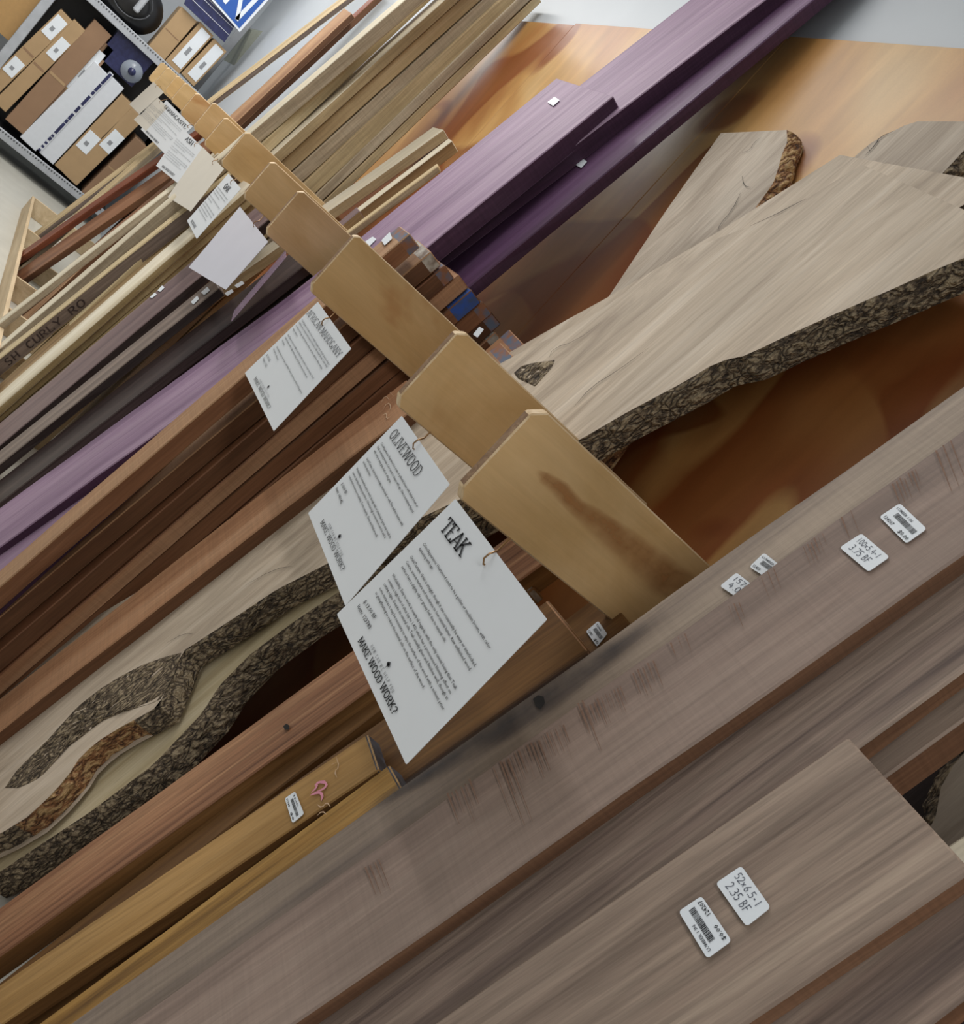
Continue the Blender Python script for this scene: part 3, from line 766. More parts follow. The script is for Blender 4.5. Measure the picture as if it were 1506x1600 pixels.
# ================================================================== TEAK BAY
G_T = 'teak boards by the TEAK sign'
bT1 = board('teak_board', 'honey coloured teak board with a price sticker and pink crayon marks', .92, 9, 'L', ((0, 1539), (574, 1146.5)), .030, TEAK_HONEY, opp=(592, 1203), tops=((574, 1147), (592, 1203)), edge=TEAK_DARK, end=WAX_BLACK, endlen=0.004, group=G_T)
bT2 = board('teak_board', 'golden streaked teak board between the stickered teak board and the grey walnut', .925, 9, 'L', ((60, 1600), (595, 1204)), .030, TEAK_GOLD, w=.075, tops=((607, 1192), (632, 1232)), edge=TEAK_DARK, end=WAX_BLACK, endlen=0.004, group=G_T)
bT3 = board('teak_board', 'reddish brown teak board with a small knot, lying beside the barked slab', .96, 9, 'L', ((24, 1400), (546, 1019.5)), .045, TEAK_RED, opp=(0, 1493), top=1.45-.03, edge=TEAK_DARK, group=G_T)
bT4 = board('teak_board', 'dark teak board with light end grain line, lower right of the TEAK sign', .96, 9, 'L', ((640, 1092), (852, 940)), .03, TEAK_DARK, opp=(920, 1016), tops=((855, 936), (920, 1016)), edge=TEAK_DARK, end=MAHOG_WARM, endlen=0.004, group=G_T)
bT5 = board('teak_board', 'short offcut of teak with a waxed end under the nearest divider', .985, 9, 'L', ((700, 985), (812, 897)), .03, TEAK_DARK, w=.05, tops=((822, 900), (846, 935)), end=WAX_WHITE, endlen=0.012, group=G_T)
bT6 = board('teak_board', 'brown teak board with a small white sticker half hidden under the nearest divider', 1.03, 9, 'L', ((800, 1030), (905, 950)), .03, TEAK_DARK, w=.15, top=1.45-.13, group=G_T)
sticker(bT1, [(463, 1238), (477, 1273), (459, 1288), (447, 1249)], 'barcode', text=('TEAK', '12783', '$0'))
sticker(bT6, [(936, 972), (950, 992), (934, 1012), (917, 988)], 'barcode', text=('TEAK', '12783', '$0'))
patch_on(bT3, [(444, 1136), (449, 1132), (454, 1135), (453, 1141), (447, 1142)], KNOT, 'knot')
def crayon(bd, strokes, mat, wd, name='crayon_mark'):
    P = o_info[bd][0]
    for s in strokes:
        q = [P.hit(p) for p in s]
        # smooth the polyline so the mark curves
        q = [q[0]] + [x for a, b_, c in zip(q, q[1:], q[2:]) for x in (a.lerp(b_, .7), b_.lerp(c, .3))] + [q[-1]]
        bm = bmesh.new(); L_, R_ = [], []
        for i, a in enumerate(q):
            d = (q[min(i+1, len(q)-1)]-q[max(0, i-1)]).normalized(); f = 0.25 if (i in (0, len(q)-1)) else 1.0
            nn = Vector((-d.y, d.x))*wd*f*random.uniform(.7, 1.2)
            L_.append(bm.verts.new(P.pt(a.x+nn.x, a.y+nn.y, -0.0026))); R_.append(bm.verts.new(P.pt(a.x-nn.x, a.y-nn.y, -0.0026)))
        for k in range(len(q)-1): bm.faces.new((L_[k], L_[k+1], R_[k+1], R_[k]))
        link(name, finish(bm, name), [mat], parent=bd, matrix=Matrix.Identity(4))
crayon(bT1, [[(488, 1240), (498, 1230), (494, 1226), (505, 1222), (513, 1226), (508, 1234), (496, 1238)], [(486, 1244), (500, 1238), (506, 1244), (504, 1252)]], CHALK_P, .0022)
crayon(bT1, [[(527, 1184), (532, 1200), (524, 1206), (528, 1216)], [(497, 1258), (505, 1264), (512, 1254), (518, 1262)], [(497, 1276), (505, 1268), (512, 1274)], [(520, 1196), (528, 1192)]], CHALK_W, .0009)

# ================================================================== LIVE EDGE SLABS
def resample(pts, n):
    L_ = [0]
    for a, b in zip(pts, pts[1:]): L_.append(L_[-1] + (b-a).length)
    out = []
    for i in range(n):
        s = L_[-1]*i/(n-1)
        for k in range(len(pts)-1):
            if s <= L_[k+1] + 1e-9:
                f = (s-L_[k])/max(1e-9, L_[k+1]-L_[k]); out.append(pts[k].lerp(pts[k+1], f)); break
    return out
def slab(name, label, x0, th, left, right, t, mat, bark, flare_r=0.02, flare_l=0.0, group='live edge slabs', n=90, barkL=False, ends=None, bark_noise=0.006, low=0.0, red=None):
    """left / right: pixel polylines of the face's two long edges, bottom to top"""
    P = Plane(x0, th)
    Lp = resample([P.hit(p) for p in left], n); Rp = resample([P.hit(p) for p in right], n)
    org = P.pt(*((Lp[0]+Rp[0])/2)); ex = Vector((0, -1, 0)); ez = P.u; ey = ez.cross(ex)
    M = Matrix(((ex.x, ey.x, ez.x, org.x), (ex.y, ey.y, ez.y, org.y), (ex.z, ey.z, ez.z, org.z), (0, 0, 0, 1))); inv = M.inverted()
    root = bpy.data.objects.new(name, None)
    bm = bmesh.new(); nx = 8; rows = []
    for a, b in zip(Lp, Rp):
        rows.append([bm.verts.new(inv @ P.pt(*(a.lerp(b, k/nx)))) for k in range(nx+1)])
    for r0, r1 in zip(rows, rows[1:]):
        for k in range(nx): bm.faces.new((r0[k], r0[k+1], r1[k+1], r1[k]))
    # back
    back = [[bm.verts.new(inv @ P.pt(*(a + (a-b).normalized()*flare_l), depth=t)), bm.verts.new(inv @ P.pt(*(b + (b-a).normalized()*flare_r), depth=t))] for a, b in zip(Lp, Rp)]
    for r0, r1 in zip(back, back[1:]): bm.faces.new((r0[0], r1[0], r1[1], r0[1]))
    for i in (0, -1): bm.faces.new(rows[i] + [back[i][1], back[i][0]])
    if not barkL:
        for i in range(n-1): bm.faces.new((rows[i][0], rows[i+1][0], back[i+1][0], back[i][0]))
    me = finish(bm, name)
    o = link(name, me, [mat], matrix=M); tag(o, label, 'wood slab', group)
    o_info[o] = (P, M, 0, 0, 1)
    bpy.data.objects.remove(root)
    def bark_strip(edge_pts, other, flare, nm):
        bm = bmesh.new(); nb = 9; rws = []; e2 = resample(edge_pts, n*3); o2 = resample(other, n*3)
        for i, (b, a) in enumerate(zip(e2, o2)):
            out = (b-a).normalized(); row = []
            for k in range(nb):
                f = k/(nb-1)
                fl = flare*(.12 if i/(n*3) < low else 1.0)
                q = b + out*fl*math.sin(f*math.pi*.5)
                dp = t*f
                p = P.pt(q.x, q.y, dp)
                w3 = Vector((0, out.x, 0)) + P.u*out.y
                if 0 < k:
                    nz_ = mnoise.noise(p*55) + .6*mnoise.noise(p*120)
                    p = p + (w3*.8 + P.n*.5)*bark_noise*nz_ + w3*bark_noise*.5
                row.append(bm.verts.new(inv @ p))
            rws.append(row)
        for r0, r1 in zip(rws, rws[1:]):
            for k in range(nb-1):
                fc = bm.faces.new((r0[k], r0[k+1], r1[k+1], r1[k]))
                if red and red[0] <= rws.index(r0)/(n*3) < red[1]: fc.material_index = 1
        return link('bark_edge', finish(bm, 'bark_edge'), [bark, BARK_RED], parent=o, matrix=M.copy())
    bark_strip([P.hit(p) for p in right], [P.hit(p) for p in left], flare_r, 'bark_edge')
    if barkL: bark_strip([P.hit(p) for p in left], [P.hit(p) for p in right], flare_l, 'bark_edge')
    return o

S1_left = [(-260, 1330), (-120, 1190), (-30, 1090), (0, 1057), (22, 1031), (50, 1004), (74, 987), (123, 979), (150, 963), (201, 933), (260, 897), (327, 868), (480, 768), (640, 655), (790, 563), (915, 500), (1033, 418), (1094, 383), (1220, 335), (1277, 300), (1347, 257)]
S1_right = [(-200, 1412), (-90, 1347), (0, 1303), (44, 1276), (82, 1240), (105, 1214), (125, 1183), (150, 1160), (185, 1138), (215, 1122), (248, 1103), (285, 1018), (350, 976), (434, 920), (478, 898), (560, 855), (740, 770), (908, 686), (976, 646), (1071, 595.6), (1121, 565), (1167, 555), (1232, 523), (1317, 485), (1398, 450), (1450, 426), (1506, 403), (1560, 380), (1590, 365)]
slab1 = slab('live_edge_slab', 'longest pale live edge slab with dark bark along its lower edge, in front of the others', .96, 8, S1_left, S1_right, .045, SLAB, BARK, flare_r=.02, low=.29, red=(.165, .29))
# second slab, below and behind, lower left
S2_left = [(-300, 1420), (-120, 1330), (0, 1250), (120, 1130), (260, 1040), (380, 960), (480, 880), (600, 800), (690, 745)]
S2_right = [(-230, 1500), (-90, 1415), (0, 1362), (60, 1322), (139, 1270), (239, 1195), (315, 1115), (343, 1071), (390, 1023), (458, 972), (518, 932), (640, 855), (760, 782)]
slab2 = slab('live_edge_slab', 'narrow pale slab with thick rough bark lying beside the reddish teak board', 1.015, 8, S2_left, S2_right, .05, SLAB_LOW, BARK, flare_r=.035, bark_noise=.008)
# third: behind slab1 on its upper side
S0_left = [(290, 930), (310, 885), (330, 862), (352, 838), (408, 800), (480, 765), (560, 715), (680, 630), (785, 557), (885, 500), (954, 462), (1124, 361), (1312, 242)]
S0_right = [(330, 1000), (420, 960), (700, 790), (930, 640), (1120, 540), (1300, 440), (1420, 370), (1540, 300), (1560, 287)]
slab0 = slab('live_edge_slab', 'pale slab peeking out along the upper side of the longest slab', 1.015, 8, S0_left, S0_right, .03, SLAB, BARK, flare_r=.0, bark_noise=.001)
# wedge slab leaning on the plywood
Sd_left = [(700, 700), (850, 600), (954, 459), (1040, 330), (1126, 208)]
Sd_right = [(900, 760), (1010, 600), (1120, 440), (1180, 325), (1196, 303), (1208, 286), (1216, 262), (1222, 240), (1230, 222), (1229, 203)]
slab3 = slab('live_edge_slab', 'greyish wedge shaped slab with a peeling live edge, leaning alone on the plywood', 1.09, 4, Sd_left, Sd_right, .03, SLAB_GREY, BARK_RED, flare_r=.022)
Sc_left = [(1180, 420), (1260, 330), (1337, 243), (1361, 223), (1383, 211), (1413, 196), (1434, 189.5)]
Sc_right = [(1330, 480), (1400, 380), (1446, 310), (1472, 271), (1490, 252), (1506, 235), (1530, 205), (1545, 190)]
slab4 = slab('live_edge_slab', 'greyish slab with a cracked top at the upper right, behind the longest slab', 1.09, 4, Sc_left, Sc_right, .03, SLAB_GREY, BARK, flare_r=.02)
K2_left = [(1380, 1420), (1440, 1320), (1462, 1275), (1470, 1230), (1490, 1195), (1530, 1150)]
K2_right = [(1440, 1440), (1490, 1330), (1520, 1290), (1560, 1240), (1600, 1200), (1640, 1160)]
slab5 = slab('live_edge_slab', 'rough barked offcut in the dark gap at the right side', 1.06, 4, K2_left, K2_right, .03, SLAB_GREY, BARK, flare_r=.0, flare_l=.02, barkL=True)

# bark pockets, cracks
def pocket(bd, poly, mat, name, amp=.006, sub=7):
    P = o_info[bd][0]
    pts = [P.hit(q) for q in poly]
    c = sum(pts, Vector((0, 0)))/len(pts)
    bm = bmesh.new(); dense = resample(pts + [pts[0]], 60)[:-1]
    rings = []
    for k in range(sub):
        f = 1 - k/(sub)
        ring = []
        for q in dense:
            # shrink towards the centre line rather than a point
            qq = c + (q-c)*f
            p = P.pt(qq.x, qq.y, -0.0006)
            if k: p = p + P.n*(amp*(0.35+mnoise.noise(p*70)+.7*mnoise.noise(p*150)))
            ring.append(bm.verts.new(p))
        rings.append(ring)
    for a, b_ in zip(rings, rings[1:]):
        for i in range(len(a)): bm.faces.new((a[i], a[(i+1) % len(a)], b_[(i+1) % len(a)], b_[i]))
    bm.faces.new(rings[-1])
    return link(name, finish(bm, name), [mat], parent=bd, matrix=Matrix.Identity(4))
pocket(slab1, [(8, 1231), (24, 1207), (50, 1180), (76, 1155), (100, 1128), (123, 1103), (159, 1075), (190, 1056), (223, 1039), (260, 1026), (284, 1020), (270, 1060), (252, 1092), (235, 1100), (207, 1107), (180, 1118), (159, 1127), (130, 1150), (96, 1175), (74, 1205), (56, 1219), (30, 1231)], BARK, 'bark_pocket')
pocket(slab1, [(803, 583), (815, 572), (835, 567), (867, 563), (862, 575), (850, 588), (836, 604), (824, 598), (810, 592)], BARK, 'bark_pocket', amp=.003)
crayon(slab1, [[(940, 505), (900, 535), (865, 545), (858, 562)], [(1014, 545), (960, 585), (925, 605), (898, 637)], [(640, 690), (560, 740)], [(385, 915), (430, 890), (458, 886)], [(262, 1005), (290, 990), (303, 992)], [(480, 858), (508, 842)]], KNOT, .0006, 'crack')
crayon(slab0, [[(1260, 312), (1240, 322), (1210, 338), (1172, 355)], [(1345, 270), (1320, 280)], [(1378, 258), (1390, 256)], [(520, 790), (470, 812), (430, 830), (395, 845), (330, 868)]], KNOT, .0011, 'crack')
crayon(slab3, [[(1158, 302), (1145, 330), (1125, 352), (1122, 362)], [(1160, 240), (1172, 236), (1178, 225), (1190, 215)], [(1160, 276), (1163, 292), (1174, 294)]], KNOT, .0008, 'crack')
crayon(slab4, [[(1352, 245), (1370, 226), (1374, 216), (1400, 205)], [(1360, 238), (1356, 230)]], KNOT, .0011, 'crack')

# ================================================================== AFRICAN MAHOGANY + PURPLEHEART
G_M = 'African mahogany planks with waxed ends'
mx = [(.745, 'R', ((0, 916), (381, 587)), .035, None), (.812, 'R', ((0, 964), (330, 684)), .07, None)]
m_lbl = ['front mahogany plank with a price sticker and a slate blue waxed end',
         'second mahogany plank from the front, tan sawn face beside the purple board',
         'third mahogany plank from the front of its stack, dark brown edge',
         'fourth mahogany plank in the stack, with an orange brown waxed end',
         'mahogany plank with a bright blue painted end, middle of the stack',
         'narrow reddish mahogany plank just behind the bright blue ended one',
         'mahogany plank with a dark navy smeared end, behind the narrow reddish one',
         'reddish wide mahogany plank lying lowest, next to the pale slabs',
         ]
m_x = [.745, .81, .858, .902, .946, .99, 1.032, 1.075]
m_y = [2.125, 2.12, 2.115, 2.12, 2.11, 2.115, 2.12, 2.11]
m_top = [1.545, 1.552, 1.548, 1.555, 1.553, 1.55, 1.548, 1.52]
m_face = [MAHOG_FACE, MAHOG_FACE, MAHOG, MAHOG, MAHOG_DK, MAHOG, MAHOG_DK, MAHOG_WARM]
m_edge = [MAHOG, MAHOG_DK, MAHOG_DK, MAHOG_WARM, MAHOG, MAHOG, MAHOG_DK, MAHOG]
m_end = [WAX_SMEAR, WAX_WHITE, WAX_SMEAR, MAHOG_WARM, WAX_HEAVY, WAX_SMEAR, WAX_SMEAR, WAX_WHITE]
m_tilt = [0, -1.2, 0.5, 1.0, -.5, 0.5, 0, 0]
MB = []
for i in range(8):
    if i < 2:
        x0, sd, ln, w_, _ = mx[i]
        o = board('mahogany_plank', m_lbl[i], x0, 8, sd, ln, .042, m_face[i], w=w_+.05, top=m_top[i], edge=m_edge[i], end=m_end[i], endlen=.03, group=G_M)
    else:
        o = board('mahogany_plank', m_lbl[i], m_x[i], 8 if i < 6 else 6, 'R', None, .041, m_face[i], w=.11+.02*(i % 3), top=m_top[i], edge=m_edge[i], end=m_end[i], endlen=(.07 if i == 4 else .03), y=m_y[i], tilt=m_tilt[i], group=G_M)
    MB.append(o)
# the two shorter ones nearer the second divider and the wide warm one lying out to the right
MB.append(board('mahogany_plank', 'short mahogany plank with a price sticker and blue waxed corner, beside the pale slab', 1.00, 8, 'R', None, .05, MAHOG_FACE, w=.09, top=1.505, edge=MAHOG, end=WAX_SMEAR, y=1.83, tilt=-3, group=G_M))
MB.append(board('mahogany_plank', 'short dark mahogany plank wedged behind the stickered short one', 1.06, 6, 'R', None, .045, MAHOG_WARM, w=.12, top=1.545, edge=MAHOG_DK, end=WAX_SMEAR, y=1.93, tilt=-3, group=G_M))
bMw = board('mahogany_plank', 'wide warm brown mahogany plank with chalk writing, above the OLIVEWOOD sign', .93, 8, 'L', ((397, 780), (623, 602.5)), .035, MAHOG_WARM, opp=(560, 705), top=1.45-.145, edge=MAHOG_DK, group=G_M)
crayon(bMw, [[(596, 632), (603, 618), (609, 626)], [(600, 640), (606, 630), (612, 634), (610, 642)], [(598, 650), (606, 646), (604, 656), (612, 652)], [(610, 614), (616, 620)], [(570, 655), (576, 650)]], CHALK_W, .0012)
sticker(MB[0], [(610, 364), (614, 374), (602, 385), (597, 377)], 'plain')
sticker(MB[8], [(750, 512), (757, 516), (747, 529), (740, 524)], 'plain')

G_P = 'purpleheart boards'
bP1 = board('purpleheart_board', 'purple board running down to the left below the dividers', .80, 10, 'L', ((0, 794), (481, 440)), .034, PURPLE, opp=(150, 745), top=1.42, edge=PURPLE_EDGE, group=G_P)
bU0 = board('purpleheart_board', 'shortest light purple board with a square cut top and a small sticker', .84, 11, 'L', ((562, 372), (870, 122)), .048, PURPLE, opp=(690, 368), tops=((870, 122), (945, 148)), edge=PURPLE_EDGE, group=G_P)
bU1 = board('purpleheart_board', 'long light purple board in the middle, reaching over the top of the plywood', .895, 9, 'R', ((850, 263.5), (1194, 0)), .045, PURPLE, opp=(915, 126), top=2.85, edge=PURPLE_EDGE, group=G_P)
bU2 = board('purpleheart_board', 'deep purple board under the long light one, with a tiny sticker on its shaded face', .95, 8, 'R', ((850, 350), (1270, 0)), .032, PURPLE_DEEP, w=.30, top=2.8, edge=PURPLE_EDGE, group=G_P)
sticker(bU0, [(867, 153), (875, 158), (865, 167), (856, 161)], 'plain')
sticker(bU0, [(583, 371), (589, 375), (578, 386), (570, 380)], 'plain')
sticker(bU2, [(909, 248), (918, 254), (909, 264), (898, 258)], 'plain')

# ================================================================== DARK BAY
G_D = 'dark boards left of the purple one'
bD1 = board('wenge_board', 'mauve brown board with two tiny stickers, uppermost of the dark ones', .788, 9, 'L', ((0, 661), (280, 425)), .030, WENGE_MAUVE, opp=(161, 560), top=1.42, edge=WENGE, group=G_D)
bD2 = board('wenge_board', 'greyish brown board with two white stickers among the dark boards', .78, 9, 'R', ((56, 680), (280, 500)), .026, WENGE_GREY, w=.12, tops=((335, 430), (345, 465)), edge=WENGE, group=G_D)
bD3 = board('wenge_board', 'dark board just under the greyish stickered one', .838, 10, 'R', ((135, 680), (280, 567)), .030, WENGE, w=.18, top=1.42, edge=WENGE, group=G_D)
bD4 = board('wenge_board', 'darkest board running along the upper side of the purple board', .885, 11, 'R', ((146, 684), (280, 586)), .03, WENGE, w=.18, top=1.41, edge=WENGE, group=G_D)
for q in ([(254, 447), (258, 450), (251, 457), (247, 455)], [(243, 458), (246, 461), (238, 467), (235, 465)]): sticker(bD1, q, 'plain')
for q in ([(325, 449), (329, 455), (320, 462), (315, 458)], [(309, 463), (312, 468), (303, 477), (299, 473)]): sticker(bD2, q, 'plain')
for q in ([(379, 440), (383, 444), (372, 451), (367, 447)], [(363, 453), (366, 457), (356, 464), (352, 459)]): sticker(bD3, q, 'plain')

# ================================================================== PALE BOARDS BELOW THE DIVIDERS
G_C = 'pale boards below the dividers'
bC1 = board('maple_board', 'cream white faced board left of the one with stencilled letters', .74, 9.5, 'L', ((63, 449), (256, 298)), .028, MAPLE, w=.085, top=1.34, edge=OAK_GREY, group=G_C)
bC1b = board('oak_board', 'grey brown board tucked under the cream white faced one', .771, 9, 'R', ((28, 529), (124, 449)), .02, OAK_GREY, w=.17, top=1.34, edge=ASH_BROWN, group=G_C)
bC2 = board('curly_oak_board', 'pale board with stencilled letters on its mauve edge, standing left of the pale stack', .74, 9, 'L', ((28, 530), (216, 380)), .052, OAK, w=.075, top=1.34, edge=WENGE_GREY, group=G_C)
bC3 = board('oak_board', 'brownish pale board beside the one with stencilled letters', .795, 9, 'R', ((9, 608), (255, 391)), .03, ASH_BROWN, w=.14, top=1.42, edge=OAK_GREY, group=G_C)
bC4 = board('maple_board', 'board with a bright white face strip, middle of the pale stack under the dividers', .775, 9, 'R', ((2, 633), (272, 396)), .025, MAPLE, opp=(0, 614), top=1.33, edge=OAK_EDGE, group=G_C)
bC5 = board('oak_board', 'thin straw coloured board just right of the white faced one', .801, 9, 'R', ((6, 641), (280, 403)), .025, OAK_EDGE, w=.08, top=1.42, edge=OAK_EDGE, group=G_C)
bC6 = board('oak_board', 'straw coloured board touching the mauve brown board', .828, 9, 'R', ((18, 650), (280, 418)), .028, OAK_EDGE, w=.08, top=1.42, edge=OAK_EDGE, group=G_C)
# stencil on the edge of C2
def edge_text(bd, s, z0, z1, size, mat, native):
    P, M, w, h, sgn = o_info[bd]
    me, L_ = native
    X = Vector((0, 0, 1)); 
    k = (z1-z0)/L_
    A = Matrix(((0, 0, 1, w+0.0018), (0, sgn*-size, 0, sgn*0.040), (k, 0, 0, z0), (0, 0, 0, 1)))
    me.transform(M @ A)
    return link('stencilled_letters', me, [mat], parent=bd, matrix=Matrix.Identity(4))
for w_, a_, b_ in (('9/4', .05, .15), ('SH', .19, .26), ('CURLY', .30, .48), ('RO', .52, .60)):
    edge_text(bC2, '', a_, b_, .026, STENCIL, hand_text(w_, .12))

# ================================================================== PALE STACK ABOVE THE DIVIDERS
G_S = 'tall pale boards stacked against the plywood'
st = [
 ('maple_board', 'tall board with a bright white face, front of the pale stack', .69, 6, ((400, 200), (632, 0)), .048, MAPLE, OAK_GREY, .085, None),
 ('oak_board', 'tall olive brown board second in the pale stack', .742, 6, None, .040, OAK, OAK, .10, 3.92),
 ('maple_board', 'tall board with a narrow white face strip, third in the pale stack', .785, 7, None, .038, MAPLE, OAK, .12, 3.86),
 ('oak_board', 'tall wide tan board in the middle of the pale stack', .828, 7, None, .050, OAK_WARM, OAK_WARM, .12, 3.88),
 ('oak_board', 'tall greyish rough sawn board in the middle of the pale stack', .882, 7, None, .050, OAK_GREY, OAK_GREY, .12, 3.87),
 ('oak_board', 'tall straw board with rusty spots, third from the wall', .936, 6, None, .055, OAK_WARM, OAK, .12, 3.85),
 ('oak_board', 'tall grey brown board second from the wall', .995, 5, None, .035, OAK_GREY, OAK_GREY, .12, 3.84),
 ('oak_board', 'tall straw coloured board nearest the wall, last of the pale stack', 1.034, 5, None, .032, OAK_WARM, OAK, .12, 3.84)]
for i, (nm, lb, x0, th, ln, t_, mt, ed, w_, y_) in enumerate(st):
    board(nm, lb, x0, th, 'R', ln, t_, mt, w=w_, top=2.62 - .02*(i % 3), edge=ed, y=y_, group=G_S, tilt=0)
# far boards left of the stack
board('walnut_board', 'brown board with a cut top between the bare wall and the pale stack', .85, 7, 'R', ((398, 163), (560, 10)), .03, MAHOG_FACE, opp=(440, 105), tops=((507, 18), (545, 21)), edge=MAHOG_DK, group=G_S)
board('padauk_board', 'tall dark red board behind the brown one with a cut top', .90, 7, 'R', ((404, 168), (580, 3)), .03, REDWOOD, w=.10, top=2.7, edge=MAHOG_DK, group=G_S)
board('oak_board', 'narrow tan board standing alone before the white wall', .85, 10, 'L', ((400, 98), (528, 0)), .028, OAK_WARM, opp=(400, 107), top=2.7, edge=WENGE_GREY, group=G_S)

# short pieces in front of the plywood
G_E = 'short offcuts standing behind the dividers'
board('maple_offcut', 'short white faced offcut with a slanted top', 1.03, 12, 'L', ((509, 317.6), (677, 198.6)), .038, MAPLE, opp=(530, 318), tops=((677, 198.6), (696, 205)), edge=OAK, group=G_E)
board('maple_offcut', 'short white edged offcut beside the one with the slanted top', 1.00, 12, 'L', ((553, 329), (701, 216)), .045, MAPLE, opp=(577, 318), tops=((701, 216), (713, 222)), edge=ASH_BROWN, group=G_E)
board('walnut_offcut', 'stubby mauve grey offcut low beside the white ones', .95, 12, 'L', ((530, 346), (557, 323)), .04, WENGE_MAUVE, w=.05, tops=((557, 323), (563, 329)), edge=ASH_BROWN, group=G_E)
board('oak_offcut', 'thin pale strip next to the short purple board', .965, 12, 'L', ((546, 357), (683, 255)), .022, OAK_WARM, w=.03, tops=((683, 255), (688, 262)), edge=OAK_GREY, group=G_E)

# ================================================================== FAR RED / PALE BOARDS BELOW
G_F = 'boards in the far bays'
board('padauk_board', 'deep red board standing in the floor frame, nearest the steel shelving', .79, 10, 'L', ((54, 379), (254, 239)), .03, REDWOOD, opp=(150, 320), top=1.41, edge=REDWOOD, group=G_F)
board('padauk_board', 'brownish red board beside the deep red one in the floor frame', .83, 10, 'L', ((66, 397), (250, 268)), .03, MAHOG, opp=(160, 350), top=1.41, edge=MAHOG_DK, group=G_F)
board('padauk_board', 'red brown board touching the cream board', .81, 9, 'R', ((84, 440), (266, 289)), .03, MAHOG, w=.08, top=1.41, edge=MAHOG_DK, group=G_F)
board('oak_board', 'yellowish board at the far end in front of the cardboard boxes', .78, 8, 'L', ((130, 322), (244, 222)), .03, OAK_WARM, opp=(200, 270), top=1.41, edge=OAK_GREY, group=G_F)

# ================================================================== SIGNS
SX = .660
def sheet(label, quad, mat, x=SX, group='hanging signs of the lumber rack', name='hanging_sign', hook=None, fin=None, hookhole=.42):
    pts = [on_x(q, x) for q in quad]
    n = Vector((-1, 0, 0))
    me, M = rounded_quad(pts, n, 0.0008, 0.002, name)
    o = link(name, me, [mat], matrix=M); tag(o, label, 'sign', group)
    sign_pts[o] = pts
    # wire hook from the sheet's top edge up to the divider
    h = pts[0].lerp(pts[1], hookhole) if hook is None else on_x(hook, x)
    h = h + Vector((0, 0, -.006))
    if fin is not None:
        fy = FIN_EMPTY[fin][1]+.009; fz = FIN_EMPTY[fin][3]
        d = ray(hook if hook else (0, 0)) if hook else None
        e = Vector((.72, fy, fz))
        if hook:
            dd = (h-CAM); e = CAM + dd*(fy/dd.y); e.z = fz; 
            e.x = min(max(e.x, FX+.03), 1.1)
        mid = (h+e)/2
        path = [h + Vector((.004, 0, -.008)), h + Vector((-.003, 0, -.010)), h + Vector((-.008, 0, -.004)), h + Vector((-.007, 0, .004)), h + Vector((0, .002, .012))]
        for k in range(1, 7): 
            f = k/6; path.append((h + Vector((0, .002, .012))).lerp(e, f) + Vector((0, 0, .006*math.sin(math.pi*f))))
        me2 = tube_me(path, .0013, 'wire_hook')
        link('wire_hook', me2, [WIRE], parent=o, matrix=Matrix.Identity(4))
    return o
sign_pts = {}
def sline(sg, s, p0, p1, hpx, mat, font='plain', lift=.0022, wd=None):
    pts = sign_pts[sg]; x = pts[0].x
    a = on_x(p0, x); b = on_x(p1, x)
    n = Vector((-1, 0, 0)); up = Vector((0, 0, 1))
    if font == 'slab': me, L_ = slab_text(s, wd or S)
    elif font == 'spaced': me, L_ = slab_text(s, wd or .12, serif=False)
    else:
        me, L_ = builtin_line(s)
        if me is None: return
    if font != 'plain': # height from px
        pass
    place_text(me, L_, a, b, up, n, lift, hpx, 'printed_text', mat, sg)
teak = sheet('white TEAK sign, the largest and nearest of the hanging signs', [(712, 780), (855, 968), (635, 1195), (527, 960)], PAPER, hook=(772, 868), fin=0)
olive = sheet('white OLIVEWOOD sign hanging behind the TEAK sign', [(628, 650), (703, 757), (540, 947), (482, 802)], PAPER, hook=(659, 690), fin=1)
mahog = sheet('white AFRICAN MAHOGANY sign hanging over the reddish brown planks', [(497, 472), (549, 545), (428, 674), (383, 583)], PAPER, hook=(513, 500), fin=2)
blankw = sheet('blank lilac white sheet hanging just beyond the AFRICAN MAHOGANY sign', [(375, 323), (419, 378), (353, 453), (295, 418)], PAPER_LILAC, hook=(403, 348), fin=4)
txt2 = sheet('small slanted printed sign just left of the blank lilac sheet', [(357, 271.5), (376.6, 295), (307.5, 373.5), (292.5, 345)], PAPER, hook=(366, 283), fin=5)
blankc = sheet('blank cream card between two printed signs', [(317, 230), (350, 264), (298, 330.5), (262, 308)], PAPER_CREAM, x=.655, hook=(337, 252), fin=6)
txt3 = sheet('printed sign half hidden behind the blank cream card', [(285, 200), (318, 232), (281, 289), (244, 259)], PAPER, hook=(308, 225), fin=7)
guana = sheet('white GUANACASTE sign among the far signs', [(260, 156.6), (301, 198), (257, 240), (220, 202)], PAPER, hook=(298, 196), fin=8)
far1 = sheet('far printed sign with faint text left of the GUANACASTE sign', [(246, 152), (262, 168), (228, 205), (209, 187)], PAPER_CREAM, fin=10)
far2 = sheet('farthest blank pinkish card below the last dividers', [(240, 128), (256, 144), (219, 180), (202, 163)], PAPER_CREAM, fin=11)

